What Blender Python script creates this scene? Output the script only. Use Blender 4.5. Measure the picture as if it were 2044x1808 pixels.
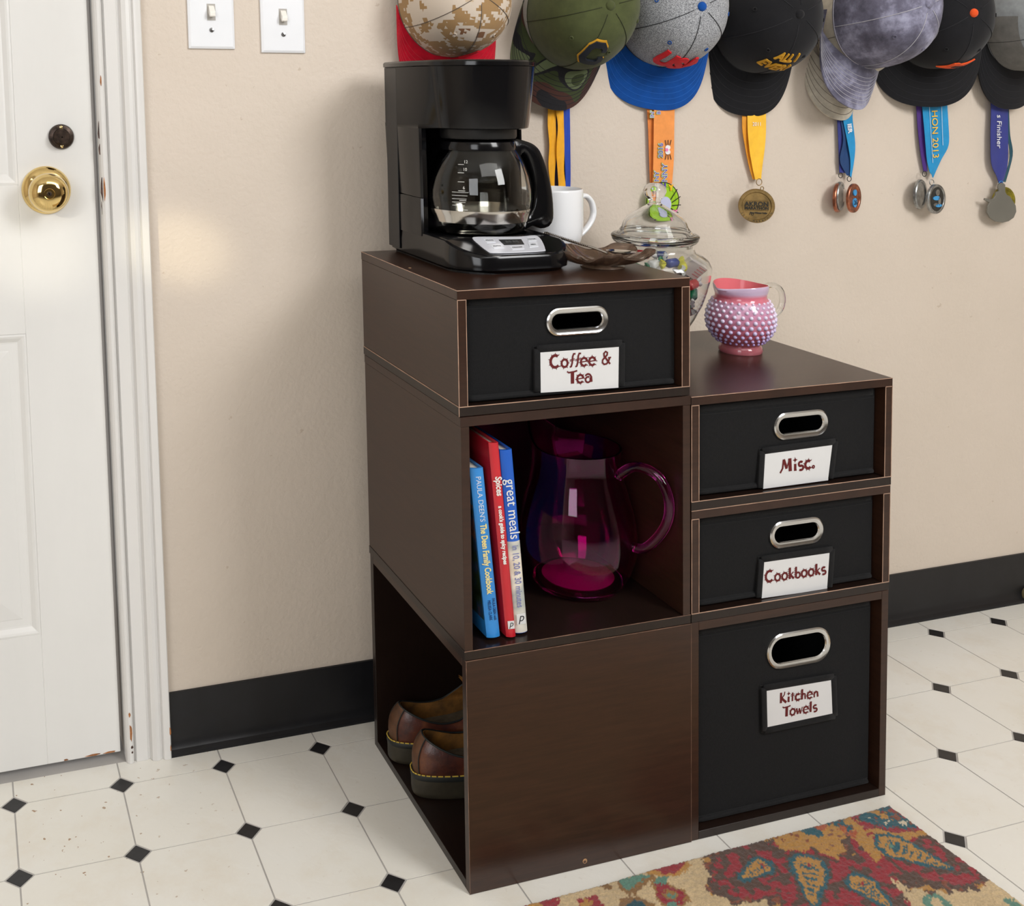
import bpy, bmesh, math, random
import numpy as np
from mathutils import Matrix, Vector, noise
random.seed(7)
for o in list(bpy.data.objects): bpy.data.objects.remove(o)
SC=bpy.context.scene; COL=SC.collection
PI=math.pi
# ------------------------------------------------------------------ camera
cam=bpy.data.objects.new('camera',bpy.data.cameras.new('camera')); COL.objects.link(cam)
R=((0.9528,0.0225,-0.3027),(-0.3035,0.0815,-0.9493),(0.0033,0.9964,0.0845))
cam.matrix_world=Matrix.Translation((-0.5864,-1.6001,1.0116))@Matrix(R).to_4x4()
cam.data.sensor_width=36; cam.data.lens=2204.93/2044*36
cam.data.shift_x=(1022-627.96)/2044; cam.data.shift_y=(364.57-904)/2044
cam.data.clip_start=.05; SC.camera=cam
# ------------------------------------------------------------------ light
SC.view_settings.view_transform='Standard'; SC.view_settings.look='None'
SC.view_settings.gamma=1; SC.view_settings.exposure=-.04; SC.view_settings.use_curve_mapping=False
W=bpy.data.worlds.new('world'); SC.world=W; W.use_nodes=True
W.node_tree.nodes['Background'].inputs[0].default_value=(.93,.96,1,1)
W.node_tree.nodes['Background'].inputs[1].default_value=.5
def area(name,loc,tgt,size,power,col=(1,1,1),sy=None):
    l=bpy.data.lights.new(name,'AREA'); l.energy=power; l.color=col; l.size=size
    if sy: l.shape='RECTANGLE'; l.size_y=sy
    o=bpy.data.objects.new(name,l); COL.objects.link(o); o.location=loc
    o.rotation_euler=(Vector(tgt)-Vector(loc)).to_track_quat('-Z','Y').to_euler(); return o
area('key_light',(1.25,-2.5,2.1),(.3,-.1,.7),0.8,45,(1,.995,.99),1.0)  # unseen soft key lamp from upper right; no window is built there
area('overhead_fill',(.2,-1.9,2.42),(.25,-.2,.2),1.6,20,(1,.995,.985),1.2)  # added overhead fill, not a fitting of the room
area('left_window_light',(-1.7,-2.5,1.5),(-.45,-.0,.6),1.0,25,(.95,.97,1),1.3)
def spot(name,loc,tgt,ang,power,col,blend=1,rad=.02):
    l=bpy.data.lights.new(name,'SPOT'); l.energy=power; l.color=col; l.spot_size=math.radians(ang); l.spot_blend=blend; l.shadow_soft_size=rad
    o=bpy.data.objects.new(name,l); COL.objects.link(o); o.location=loc
    o.rotation_euler=(Vector(tgt)-Vector(loc)).to_track_quat('-Z','Y').to_euler(); return o
spot('sun_glint',(-1.9,-1.7,1.35),(-.29,0,.778),3.4,110,(1,.9,.62))
spot('sun_glint_door',(-1.6,-2.0,1.4),(-.50,0,.79),4.6,60,(1,.93,.75))
# ------------------------------------------------------------------ helpers
def lin(c): return tuple(((x/255)/12.92 if x/255<=.04045 else ((x/255+.055)/1.055)**2.4) for x in c)
class NT:
    def __init__(s,name):
        s.m=bpy.data.materials.new(name); s.m.use_nodes=True; s.t=s.m.node_tree; s.b=s.t.nodes['Principled BSDF']
        s.tc=s.t.nodes.new('ShaderNodeTexCoord')
    def n(s,t,**k):
        n=s.t.nodes.new('ShaderNode'+t)
        for a,b in k.items():
            if a.startswith('i_'):
                n.inputs[a[2:].replace('_',' ')].default_value=b
            else: setattr(n,a,b)
        return n
    def l(s,a,b): s.t.links.new(a,b)
    def noise(s,scale,detail=3,rough=.5,coord='Object',stretch=None):
        n=s.n('TexNoise'); n.inputs['Scale'].default_value=scale; n.inputs['Detail'].default_value=detail; n.inputs['Roughness'].default_value=rough
        src=s.tc.outputs[coord]
        if stretch:
            mp=s.n('Mapping'); mp.inputs['Scale'].default_value=stretch; s.l(src,mp.inputs[0]); src=mp.outputs[0]
        s.l(src,n.inputs['Vector']); return n.outputs['Fac']
    def ramp(s,fac,stops,interp='LINEAR'):
        r=s.n('ValToRGB'); r.color_ramp.interpolation=interp; e=r.color_ramp.elements
        while len(e)<len(stops): e.new(.5)
        for i,(p,c) in enumerate(stops): e[i].position=p; e[i].color=(*lin(c),1) if not isinstance(c,(int,float)) else (c,c,c,1)
        s.l(fac,r.inputs[0]); return r.outputs[0]
    def mix(s,fac,a,b):
        m=s.n('Mix'); m.data_type='RGBA'
        if isinstance(fac,(int,float)): m.inputs[0].default_value=fac
        else: s.l(fac,m.inputs[0])
        for i,x in ((6,a),(7,b)):
            if isinstance(x,tuple): m.inputs[i].default_value=(*lin(x),1)
            else: s.l(x,m.inputs[i])
        return m.outputs[2]
    def bump(s,h,st,dist=.001):
        b=s.n('Bump'); b.inputs['Strength'].default_value=st; b.inputs['Distance'].default_value=dist
        prev=s.b.inputs['Normal'].links
        if prev: s.l(prev[0].from_socket,b.inputs['Normal'])
        s.l(h,b.inputs['Height']); s.l(b.outputs[0],s.b.inputs['Normal'])
def mat(name,c,rough=.5,metal=0,var=0,vs=8,bump=None,trans=0,ior=1.45,coat=0,sheen=0,spec=.5,stretch=None,alpha=None):
    s=NT(name); b=s.b
    b.inputs['Base Color'].default_value=(*lin(c),1); b.inputs['Roughness'].default_value=rough; b.inputs['Metallic'].default_value=metal
    b.inputs['Transmission Weight'].default_value=trans; b.inputs['IOR'].default_value=ior; b.inputs['Coat Weight'].default_value=coat
    b.inputs['Sheen Weight'].default_value=sheen; b.inputs['Specular IOR Level'].default_value=spec
    if var:
        f=s.noise(vs,4,.6,stretch=stretch); lo=tuple(max(0,x*(1-var)) for x in c); hi=tuple(min(255,x*(1+var)) for x in c)
        s.l(s.ramp(f,[(.3,lo),(.7,hi)]),b.inputs['Base Color'])
    if bump: s.bump(s.noise(bump[0],bump[3] if len(bump)>3 else 2,.5,stretch=bump[4] if len(bump)>4 else None),bump[1],bump[2])
    return s.m
def link(name,me,m=None,parent=None,smooth=False):
    o=bpy.data.objects.new(name,me); COL.objects.link(o)
    if m is not None: me.materials.append(m)
    if parent is not None: o.parent=parent
    if smooth is True: me.polygons.foreach_set('use_smooth',[True]*len(me.polygons))
    elif smooth: 
        me.polygons.foreach_set('use_smooth',[True]*len(me.polygons)); me.set_sharp_from_angle(angle=math.radians(smooth))
    return o
class B:
    """collects shapes in one mesh"""
    def __init__(s): s.v=[]; s.f=[]
    def add(s,v,f):
        k=len(s.v); s.v+=[tuple(p) for p in v]; s.f+=[tuple(i+k for i in q) for q in f]; return s
    def box(s,x0,x1,y0,y1,z0,z1):
        return s.add([(x,y,z) for x in (x0,x1) for y in (y0,y1) for z in (z0,z1)],[(0,1,3,2),(4,6,7,5),(0,4,5,1),(2,3,7,6),(0,2,6,4),(1,5,7,3)])
    def loft(s,rings,closed=True,caps=(True,True),wrap=False):
        n=len(rings[0]); k=[p for r in rings for p in r]; f=[]
        m=len(rings)
        for i in range(m if wrap else m-1):
            a=i*n; b=((i+1)%m)*n
            for j in range(n if closed else n-1):
                j2=(j+1)%n; f.append((a+j,a+j2,b+j2,b+j))
        if not wrap:
            if caps[0]: f.append(tuple(range(n))[::-1])
            if caps[1]: f.append(tuple((m-1)*n+j for j in range(n)))
        return s.add(k,f)
    def lathe(s,prof,c=(0,0,0),n=48,wrap=False,caps=(False,False)):
        rings=[[(c[0]+r*math.cos(2*PI*j/n),c[1]+r*math.sin(2*PI*j/n),c[2]+z) for j in range(n)] for r,z in prof]
        return s.loft(rings,True,caps,wrap)
    def tube(s,path,r,n=8,closed=False,caps=True):
        P=[Vector(p) for p in path]; m=len(P); rings=[]; up=None
        for i,p in enumerate(P):
            t=(P[(i+1)%m]-P[i-1]) if closed else (P[min(i+1,m-1)]-P[max(i-1,0)])
            t.normalize()
            if up is None:
                up=Vector((0,0,1)) if abs(t.z)<.9 else Vector((1,0,0))
            a=(up-t*up.dot(t)); 
            if a.length<1e-6: a=Vector((1,0,0)).cross(t)
            a.normalize(); up=a; b=t.cross(a)
            rr=r[i] if isinstance(r,(list,tuple)) else r
            ra,rb=(rr if isinstance(rr,tuple) else (rr,rr))
            rings.append([tuple(p+a*ra*math.cos(2*PI*j/n)+b*rb*math.sin(2*PI*j/n)) for j in range(n)])
        return s.loft(rings,True,(caps and not closed,caps and not closed),closed)
    def prism(s,poly,a0,a1,axis='y'):
        """poly of 2D points extruded along axis; y: (x,z)  z:(x,y)  x:(y,z)"""
        mk={'y':lambda p,a:(p[0],a,p[1]),'z':lambda p,a:(p[0],p[1],a),'x':lambda p,a:(a,p[0],p[1])}[axis]
        return s.loft([[mk(p,a0) for p in poly],[mk(p,a1) for p in poly]])
    def sphere(s,c,r,n=12,m=8,sc=(1,1,1)):
        pr=[]
        rings=[[(c[0]+sc[0]*r*math.sin(t)*math.cos(2*PI*j/n),c[1]+sc[1]*r*math.sin(t)*math.sin(2*PI*j/n),c[2]+sc[2]*r*math.cos(t)) for j in range(n)] for t in [PI*(i+.02)/(m+.04) for i in range(m+1)]]
        return s.loft(rings)
    def mesh(s,name,merge=False):
        me=bpy.data.meshes.new(name); me.from_pydata(s.v,[],s.f)
        bm=bmesh.new(); bm.from_mesh(me)
        if merge: bmesh.ops.remove_doubles(bm,verts=bm.verts,dist=1e-5)
        bmesh.ops.recalc_face_normals(bm,faces=bm.faces); bm.to_mesh(me); bm.free(); me.update(); return me
    def obj(s,name,m,parent=None,smooth=False,bevel=0,seg=2,merge=False):
        me=s.mesh(name,merge)
        if bevel:
            bm=bmesh.new(); bm.from_mesh(me)
            bmesh.ops.bevel(bm,geom=[e for e in bm.edges if len(e.link_faces)==2 and e.calc_face_angle(0)>.6],offset=bevel,segments=seg,profile=.5,affect='EDGES')
            bm.to_mesh(me); bm.free()
        return link(name,me,m,parent,smooth)
def tag(o,label=None,cat=None,group=None,kind=None):
    if label: o['label']=label
    if cat: o['category']=cat
    if group: o['group']=group
    if kind: o['kind']=kind
    return o
def thing(name,label,cat,loc=(0,0,0),group=None):
    o=bpy.data.objects.new(name,None); COL.objects.link(o); o.location=(0,0,0); o['base']=loc; o.empty_display_size=.02
    return tag(o,label,cat,group)
def smooth_path(pts,k=6,closed=False):
    P=[Vector(p) for p in pts]; n=len(P); out=[]
    for i in range(n if closed else n-1):
        p0=P[i-1] if (i>0 or closed) else P[0]; p1=P[i]; p2=P[(i+1)%n]; p3=P[(i+2)%n] if (closed or i+2<n) else P[-1]
        for j in range(k):
            t=j/k; out.append(.5*((2*p1)+(p2-p0)*t+(2*p0-5*p1+4*p2-p3)*t*t+(3*p1-p0-3*p2+p3)*t**3))
    if not closed: out.append(P[-1])
    return out
def sp2(pts,k=6,closed=True): return [(p.x,p.y) for p in smooth_path([(a,b,0) for a,b in pts],k,closed)]
_tc={}
def text_geo(txt,size,ext,align='CENTER',shear=0,off=0,space=1):
    cu=bpy.data.curves.new('t','FONT'); cu.body=txt; cu.size=size; cu.extrude=ext/2; cu.align_x=align; cu.align_y='CENTER'; cu.shear=shear; cu.offset=off; cu.space_character=space; cu.resolution_u=3
    o=bpy.data.objects.new('t',cu); COL.objects.link(o); dg=bpy.context.evaluated_depsgraph_get()
    me=bpy.data.meshes.new_from_object(o.evaluated_get(dg)); v=[tuple(p.co) for p in me.vertices]; f=[tuple(p.vertices) for p in me.polygons]
    bpy.data.objects.remove(o); bpy.data.curves.remove(cu); bpy.data.meshes.remove(me); return v,f
def text(name,txt,size,m,parent,o,xd,yd,ext=.0004,**k):
    """flat lettering: origin o, reading direction xd, up direction yd"""
    v,f=text_geo(txt,size,ext,**k); o=Vector(o); xd=Vector(xd).normalized(); yd=Vector(yd).normalized(); nd=xd.cross(yd)
    return B().add([tuple(o+xd*a+yd*b+nd*c) for a,b,c in v],f).obj(name,m,parent)
# ------------------------------------------------------------------ materials
M={}
def wallmat():
    s=NT('painted_wall'); b=s.b; b.inputs['Roughness'].default_value=.55
    f=s.noise(2.2,4,.6); c=s.ramp(f,[(.3,(208,195,180)),(.7,(215,202,188))])
    sp=s.noise(55,3,.6); c=s.mix(s.ramp(sp,[(.0,0.),(.735,0.),(.75,.35)]),c,(168,145,122))
    s.l(c,b.inputs['Base Color']); s.bump(s.noise(150,2,.5),.55,.0016); s.bump(s.noise(18,3,.5),.25,.003); return s.m
M['wall']=wallmat()
def whitepaint(name,c=(226,226,224)):
    s=NT(name); b=s.b; b.inputs['Roughness'].default_value=.32
    f=s.noise(6,5,.6,stretch=(1,1,.3)); s.l(s.ramp(f,[(.3,tuple(x-6 for x in c)),(.7,c)]),b.inputs['Base Color'])
    s.bump(s.noise(60,3,.5,stretch=(1,1,.15)),.18,.0015); s.bump(s.noise(9,2,.5),.25,.004); return s.m
M['door']=whitepaint('door_paint',(228,227,224)); M['trim']=whitepaint('trim_paint',(226,224,221))
M['chip']=mat('bare_wood_chip',(150,98,58),.7,var=.3,vs=90)
M['darkchip']=mat('dark_gouge',(62,44,38),.7,var=.5,vs=120)
M['base']=mat('black_vinyl_base',(22,22,25),.38,var=.15,vs=30,bump=(70,.15,.001))
def floormat():
    s=NT('vinyl_tile_white'); b=s.b; b.inputs['Roughness'].default_value=.3
    geo=s.n('NewGeometry'); P=geo.outputs['Position']
    def nz(sc,d=4,r=.6):
        n=s.n('TexNoise'); n.inputs['Scale'].default_value=sc; n.inputs['Detail'].default_value=d; n.inputs['Roughness'].default_value=r; s.l(P,n.inputs['Vector']); return n.outputs['Fac']
    c=s.ramp(nz(3),[(.3,(228,224,213)),(.7,(234,232,226))])
    c=s.mix(s.ramp(nz(9,6,.7),[(.5,0.),(.75,.25)]),c,(205,184,150))
    # dirt specks, densest by the door
    sep=s.n('SeparateXYZ'); s.l(P,sep.inputs[0]); mr=s.n('MapRange'); mr.inputs['From Min'].default_value=-.2; mr.inputs['From Max'].default_value=-.45; s.l(sep.outputs[0],mr.inputs[0])
    m1=s.ramp(nz(95,2,.5),[(.0,0.),(.70,0.),(.715,.75)]); m2=s.n('Math'); m2.operation='MULTIPLY'; s.l(m1,m2.inputs[0])
    ad=s.n('Math'); ad.operation='ADD'; s.l(mr.outputs[0],ad.inputs[0]); ad.inputs[1].default_value=.12; s.l(ad.outputs[0],m2.inputs[1])
    c=s.mix(m2.outputs[0],c,(150,110,66)); s.l(c,b.inputs['Base Color'])
    n=s.n('TexNoise'); n.inputs['Scale'].default_value=38; n.inputs['Detail'].default_value=4; n.inputs['Distortion'].default_value=1.6; s.l(P,n.inputs['Vector'])
    s.bump(n.outputs['Fac'],.3,.0012); return s.m
M['tile']=floormat(); M['diamond']=mat('vinyl_tile_black',(36,35,36),.35,var=.15,vs=60,bump=(60,.2,.001)); M['grout']=mat('vinyl_joint_grey',(176,172,168),.5,var=.05)
def wood(name,c,grain=(1,1,22)):
    s=NT(name); b=s.b; b.inputs['Roughness'].default_value=.28; b.inputs['Specular IOR Level'].default_value=.38
    f=s.noise(16,5,.65,stretch=grain); lo=tuple(x*.9 for x in c); hi=tuple(x*1.1 for x in c)
    s.l(s.ramp(f,[(.35,lo),(.65,hi)]),b.inputs['Base Color']); s.bump(s.noise(40,4,.6,stretch=grain),.10,.0005); return s.m
ESP=(50,31,22)
M['wood']=wood('espresso_laminate',ESP,(1,1,14)); M['wood_top']=wood('espresso_laminate_top',(50,31,23),(2,16,2)); M['wood_in_shade']=wood('espresso_laminate_inner_shade',(31,21,17),(18,1.5,1.5))  # inner laminate is a darkened copy, painting in the shade inside the cubes
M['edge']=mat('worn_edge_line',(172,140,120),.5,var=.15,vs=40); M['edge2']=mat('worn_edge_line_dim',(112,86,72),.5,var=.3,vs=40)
M['fabric']=mat('black_bin_fabric',(22,22,23),.9,var=.12,vs=300,bump=(900,.5,.0005),sheen=.04,spec=.2)
M['fabric2']=mat('black_bin_piping',(27,27,28),.9,var=.1,vs=300,bump=(900,.5,.0005),sheen=.04,spec=.2)
M['thread']=mat('black_stitching',(20,20,21),.9)
M['chrome']=mat('chrome',(205,205,205),.2,1,var=.03)
M['card']=mat('white_card',(212,212,212),.5,var=.01); M['maroon']=mat('maroon_ink',(92,12,16),.6)
# ------------------------------------------------------------------ room
wb=B(); Z1=2.5
wb.box(-2.6,-1.21,.0,.12,0,Z1).box(-1.21,-.372,.0,.12,2.04,Z1).box(-.372,3.3,.0,.12,0,Z1)
tag(wb.obj('wall_back',M['wall']),kind='structure')
tag(B().box(-2.7,-2.6,-4.2,.12,0,Z1).obj('wall_left',M['wall']),kind='structure')
tag(B().box(3.3,3.4,-4.2,.12,0,Z1).obj('wall_right',M['wall']),kind='structure')
tag(B().box(-2.7,3.4,-4.3,-4.2,0,Z1).obj('wall_front',mat('dark_reflection_paint',(120,112,104),.7,var=.05)),kind='structure')  # unseen front wall coloured darker to dim reflections in the black plastic
tag(B().box(-2.7,3.4,-4.3,.12,Z1,Z1+.1).obj('ceiling',mat('ceiling_white',(232,230,226),.8,var=.01)),kind='structure')
floor=tag(B().box(-2.7,3.4,-4.3,.5,-.06,-.0008).obj('floor',M['grout']),kind='structure')
GX,GY,GS=-.538,-.0579,.1517; HD=.0175; GW=.0011
def octo(w,h,cl=None):
    a=w/2-GW; k=HD+GW*.4
    return [(-a+k,-a),(a-k,-a),(a,-a+k),(a,a-k),(a-k,a),(-a+k,a),(-a,a-k),(-a,-a+k)]
def flat(poly,z0,z1,name):
    me=B().prism(poly,z0,z1,'z').mesh(name); return me
om=flat(octo(GS,GS),-.0016,0,'tile'); om.materials.append(M['tile'])
dm=flat([(HD-GW,0),(0,HD-GW),(-HD+GW,0),(0,-HD+GW)],-.0016,0,'diamond_tile'); dm.materials.append(M['diamond'])
hy=(-GY-.003); a_=GS/2-GW; k_=HD+GW*.4   # the cut row along the wall
hm=flat([(-a_+k_,-GS/2+GW),(a_-k_,-GS/2+GW),(a_,-GS/2+GW+k_),(a_,-GS/2+hy),(-a_,-GS/2+hy),(-a_,-GS/2+GW+k_)],-.0016,0,'cut_tile'); hm.materials.append(M['tile'])
far=B(); fard=B()
for i in range(-13,26):
    for j in range(-1,25):
        cx=GX+(i+.5)*GS; cy=GY-(j+.5)*GS
        near=(-5<=i<=16 and j<=9)
        if near:
            o=bpy.data.objects.new('cut_tile' if j<0 else 'tile',hm if j<0 else om); COL.objects.link(o); o.location=(cx,cy,0); o.parent=floor
        else:
            far.add([(cx+x,cy+y,0) for x,y in (octo(GS,GS) if j>=0 else [(-a_,-GS/2+GW),(a_,-GS/2+GW),(a_,-GS/2+hy),(-a_,-GS/2+hy)])],[tuple(range(8 if j>=0 else 4))])
        if j>=0:
            x,y=GX+i*GS,GY-j*GS
            if near:
                o=bpy.data.objects.new('diamond_tile',dm); COL.objects.link(o); o.location=(x,y,0); o.parent=floor
            else: fard.add([(x+HD-GW,y,0),(x,y+HD-GW,0),(x-HD+GW,y,0),(x,y-HD+GW,0)],[(0,1,2,3)])
tag(far.obj('far_tiles',M['tile'],floor),kind='stuff'); tag(fard.obj('far_diamond_tiles',M['diamond'],floor),kind='stuff')
# cove base
def cove(x0,x1,name):
    pr=[(0,.0959),(-.0035,.0955),(-.004,.09),(-.004,.022),(-.0055,.014),(-.009,.0085),(-.0145,.0055),(-.0155,.003),(-.0155,.0002),(0,.0002)]
    return B().prism(pr,x0,x1,'x').obj(name,M['base'],smooth=25)
tag(cove(-.3055,3.3,'baseboard_back'),kind='structure'); tag(cove(-2.6,-1.28,'baseboard_back'),kind='structure')
# door
door=tag(B().add([],[]).box(-1.205,-.379,.012,.045,.0115,2.03).obj('door_1',M['door'],bevel=.003),kind='structure')
def rect_ring(x0,x1,z0,z1,prof):
    """moulding round a rectangle: prof = (inset, y) pairs"""
    rings=[[(x0+i,y,z0+i),(x1-i,y,z0+i),(x1-i,y,z1-i),(x0+i,y,z1-i)] for i,y in prof]
    return rings
def slab(b,x0,x1,z0,z1): b.box(x0,x1,.0065,.0122,z0,z1)
st=B(); XL,XR,XM0,XM1=-1.095,-.4865,-.845,-.737
for a,b_ in ((-1.205,XL),(XR,-.379),(XM0,XM1)): slab(st,a,b_,.0115,2.03)
for z0,z1 in ((.0115,.212),(.66,.875),(1.60,1.70),(1.93,2.03)):
    for a,b_ in ((XL,XM0),(XM1,XR)): slab(st,a,b_,z0,z1)
st.obj('door_frame',M['door'],door,bevel=.0006,seg=1)
for z0,z1 in ((.212,.66),(.875,1.60),(1.70,1.93)):
    for a,b_ in ((XL,XM0),(XM1,XR)):
        B().loft(rect_ring(a,b_,z0,z1,[(0,.0068),(.003,.0062),(.006,.0075),(.012,.0115),(.015,.0121),(.024,.0121),(.026,.0115),(.055,.0078),(.058,.0072)]),True,(False,True)).obj('door_panel',M['door'],door)
# knob
def disc_y(prof,c,n=40):
    return B().lathe([(r,d) for r,d in prof],(0,0,0),n)
def yturn(b,c): b.v=[(c[0]+x,c[1]-z,c[2]+y) for x,y,z in b.v]; return b
M['brass']=mat('polished_brass',(228,200,136),.08,1,var=.05,vs=20); M['bronze_dark']=mat('aged_dark_bronze',(58,48,42),.4,.8,var=.35,vs=160,bump=(200,.3,.0006))
kn=yturn(B().lathe([(.001,.006),(.034,.006),(.0345,.009),(.033,.013),(.027,.017),(.0185,.019),(.015,.022),(.013,.030),(.0135,.034),(.021,.038),(.026,.044),(.0275,.052),(.026,.060),(.021,.066),(.014,.069),(.0075,.0695),(.007,.0680),(.001,.0678)],n=56),(-.448,.0125,.8665))
k1=kn.obj('door_knob',M['brass'],door,smooth=40)
yturn(B().lathe([(.001,.0678),(.0035,.0678),(.0032,.0692),(.001,.0693)],n=16),(-.448,.0125,.8665)).obj('lock_button',M['bronze_dark'],k1,smooth=30)
db=yturn(B().lathe([(.001,.006),(.0178,.006),(.018,.009),(.0165,.012),(.012,.0135),(.0115,.016),(.0115,.022),(.0095,.024),(.001,.0242)],n=40),(-.4235,.0125,.9425)).obj('deadbolt_knob',M['bronze_dark'],door,smooth=40)
for dz in (.0135,-.0135): yturn(B().lathe([(.0005,.012),(.0025,.0128),(.0022,.0138),(.0005,.0142)],n=10),(-.4235,.0125,.9425+dz)).obj('screw',M['brass'],db,smooth=30)
# casing
def casing(pts,name):
    pass
prof=[(0,.02),(0,-.004),(.002,-.009),(.005,-.0115),(.009,-.0115),(.0115,-.009),(.0125,-.0035),(.014,-.004),(.0155,-.009),(.032,-.009),(.034,-.0065),(.0365,-.0065),(.039,-.0135),(.045,-.0165),(.050,-.0155),(.054,-.012),(.056,-.0165),(.060,-.018),(.0655,-.018),(.067,-.0155),(.067,.001)]
tr=B().prism([(-.3725+a,b_) for a,b_ in prof],.0003,2.045,'z').obj('trim_1',M['trim'],smooth=28); tag(tr,kind='structure')
tag(B().prism([(-1.2105-a,b_) for a,b_ in prof],.0003,2.045,'z').obj('trim_2',M['trim'],smooth=28),kind='structure')
tag(B().prism([(b_,2.0395+a) for a,b_ in prof],-1.275,-.308,'x').obj('trim_3',M['trim'],smooth=28),kind='structure')
def chip(cx,cz,w,h,y,m,par,n=11,seed=0):
    rnd=random.Random(seed); poly=[(cx+w*math.cos(2*PI*i/n)*rnd.uniform(.6,1.1),cz+h*math.sin(2*PI*i/n)*rnd.uniform(.6,1.1)) for i in range(n)]
    B().prism(poly,y,y+.001,'y').obj('paint_chip',m,par)
for (cx,cz,w,h,m,y) in [(-.3645,.048,.0022,.017,'chip',-.0121),(-.3655,.077,.0018,.004,'chip',-.0121),(-.3635,.026,.0018,.003,'darkchip',-.0121),(-.3635,.018,.0015,.002,'darkchip',-.0121),
        (-.3705,.951,.003,.019,'darkchip',-.008),(-.371,.925,.0018,.010,'darkchip',-.008),(-.3695,.868,.0032,.026,'darkchip',-.0095),(-.3675,.866,.0014,.020,'chip',-.0122),(-.3712,.84,.0015,.012,'darkchip',-.006),
        (-.366,1.022,.0014,.008,'chip',-.0121),(-.3065,.045,.0016,.008,'chip',-.0181),(-.3065,.018,.001,.006,'chip',-.0181),(-.372,.0,.0,.0,'chip',0)]:
    if w: chip(cx,cz,w,h,y,M[m],tr,seed=int(cz*1000))
for cx,w in ((-.42,.012),(-.46,.004),(-.395,.01)): chip(cx,.0135,w,.0016,.0060,M['chip'],door,seed=int(w*1e4))
foot=thing('rounded_foot','small olive brown rounded object by the black baseboard at the right edge','foot',(1.395,-.035,0))
B().lathe([(.0005,.0002),(.008,.0002),(.0125,.004),(.0145,.011),(.0135,.019),(.009,.0255),(.0005,.028)],([(1.4163,-0.0116)][0][0],[(1.4163,-0.0116)][0][1],.0),28).obj('foot_body',mat('olive_brown_paint',(128,116,82),.5,var=.2,vs=60),foot,smooth=60)
# switches
M['plate']=mat('switch_plate_white',(236,238,242),.3,var=.01); M['toggle']=mat('switch_toggle_ivory',(240,236,228),.3); M['steel']=mat('screw_steel',(160,160,160),.3,1)
def switch(x0,x1,zb,label,screw):
    cx=(x0+x1)/2; h=.115; zc=zb+h/2
    t=thing('light_switch',label,'light switch',(cx,0,zb),'toggle light switches beside the door')
    rings=[]
    for y,i in ((0,0),(-.0035,0),(-.0055,.0035)): rings.append([(x0+i,y,zb+i),(x1-i,y,zb+i),(x1-i,y,zb+h-i),(x0+i,y,zb+h-i)])
    B().loft(rings).obj('cover_plate',M['plate'],t,bevel=.0006)
    B().box(cx-.0062,cx+.0062,-.0062,-.005,zc-.012-.004,zc+.012-.004).obj('toggle_slot',mat('slot_shadow_grey',(176,172,166),.6),t)
    B().prism([(-.0055,zc-.006),(-.0055,zc+.006),(-.009,zc+.0045),(-.0165,zc-.0045),(-.0165,zc-.0105),(-.012,zc-.0115)],cx-.0042,cx+.0042,'x').obj('toggle',M['toggle'],t,bevel=.0009)
    for z in (zc-.030,zc+.030):
        s_=yturn(B().lathe([(.0005,.0052),(.0036,.0055),(.0034,.0068),(.0005,.0072)],n=16),(cx,0,z)).obj('screw',M['steel'],t,smooth=30)
        d=Vector((math.cos(screw),0,math.sin(screw)))*.0032; p=Vector((cx,-.0073,z)); B().tube([p-d,p+d],.0004,5).obj('screw_slot',M['bronze_dark'],s_)
switch(-.2355,-.166,1.070,'white toggle light switch plate nearer the door frame','0' and 1.57)
switch(-.1255,-.057,1.0655,'white toggle light switch plate nearer the desert camo cap, farther from the door',-.9)
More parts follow.
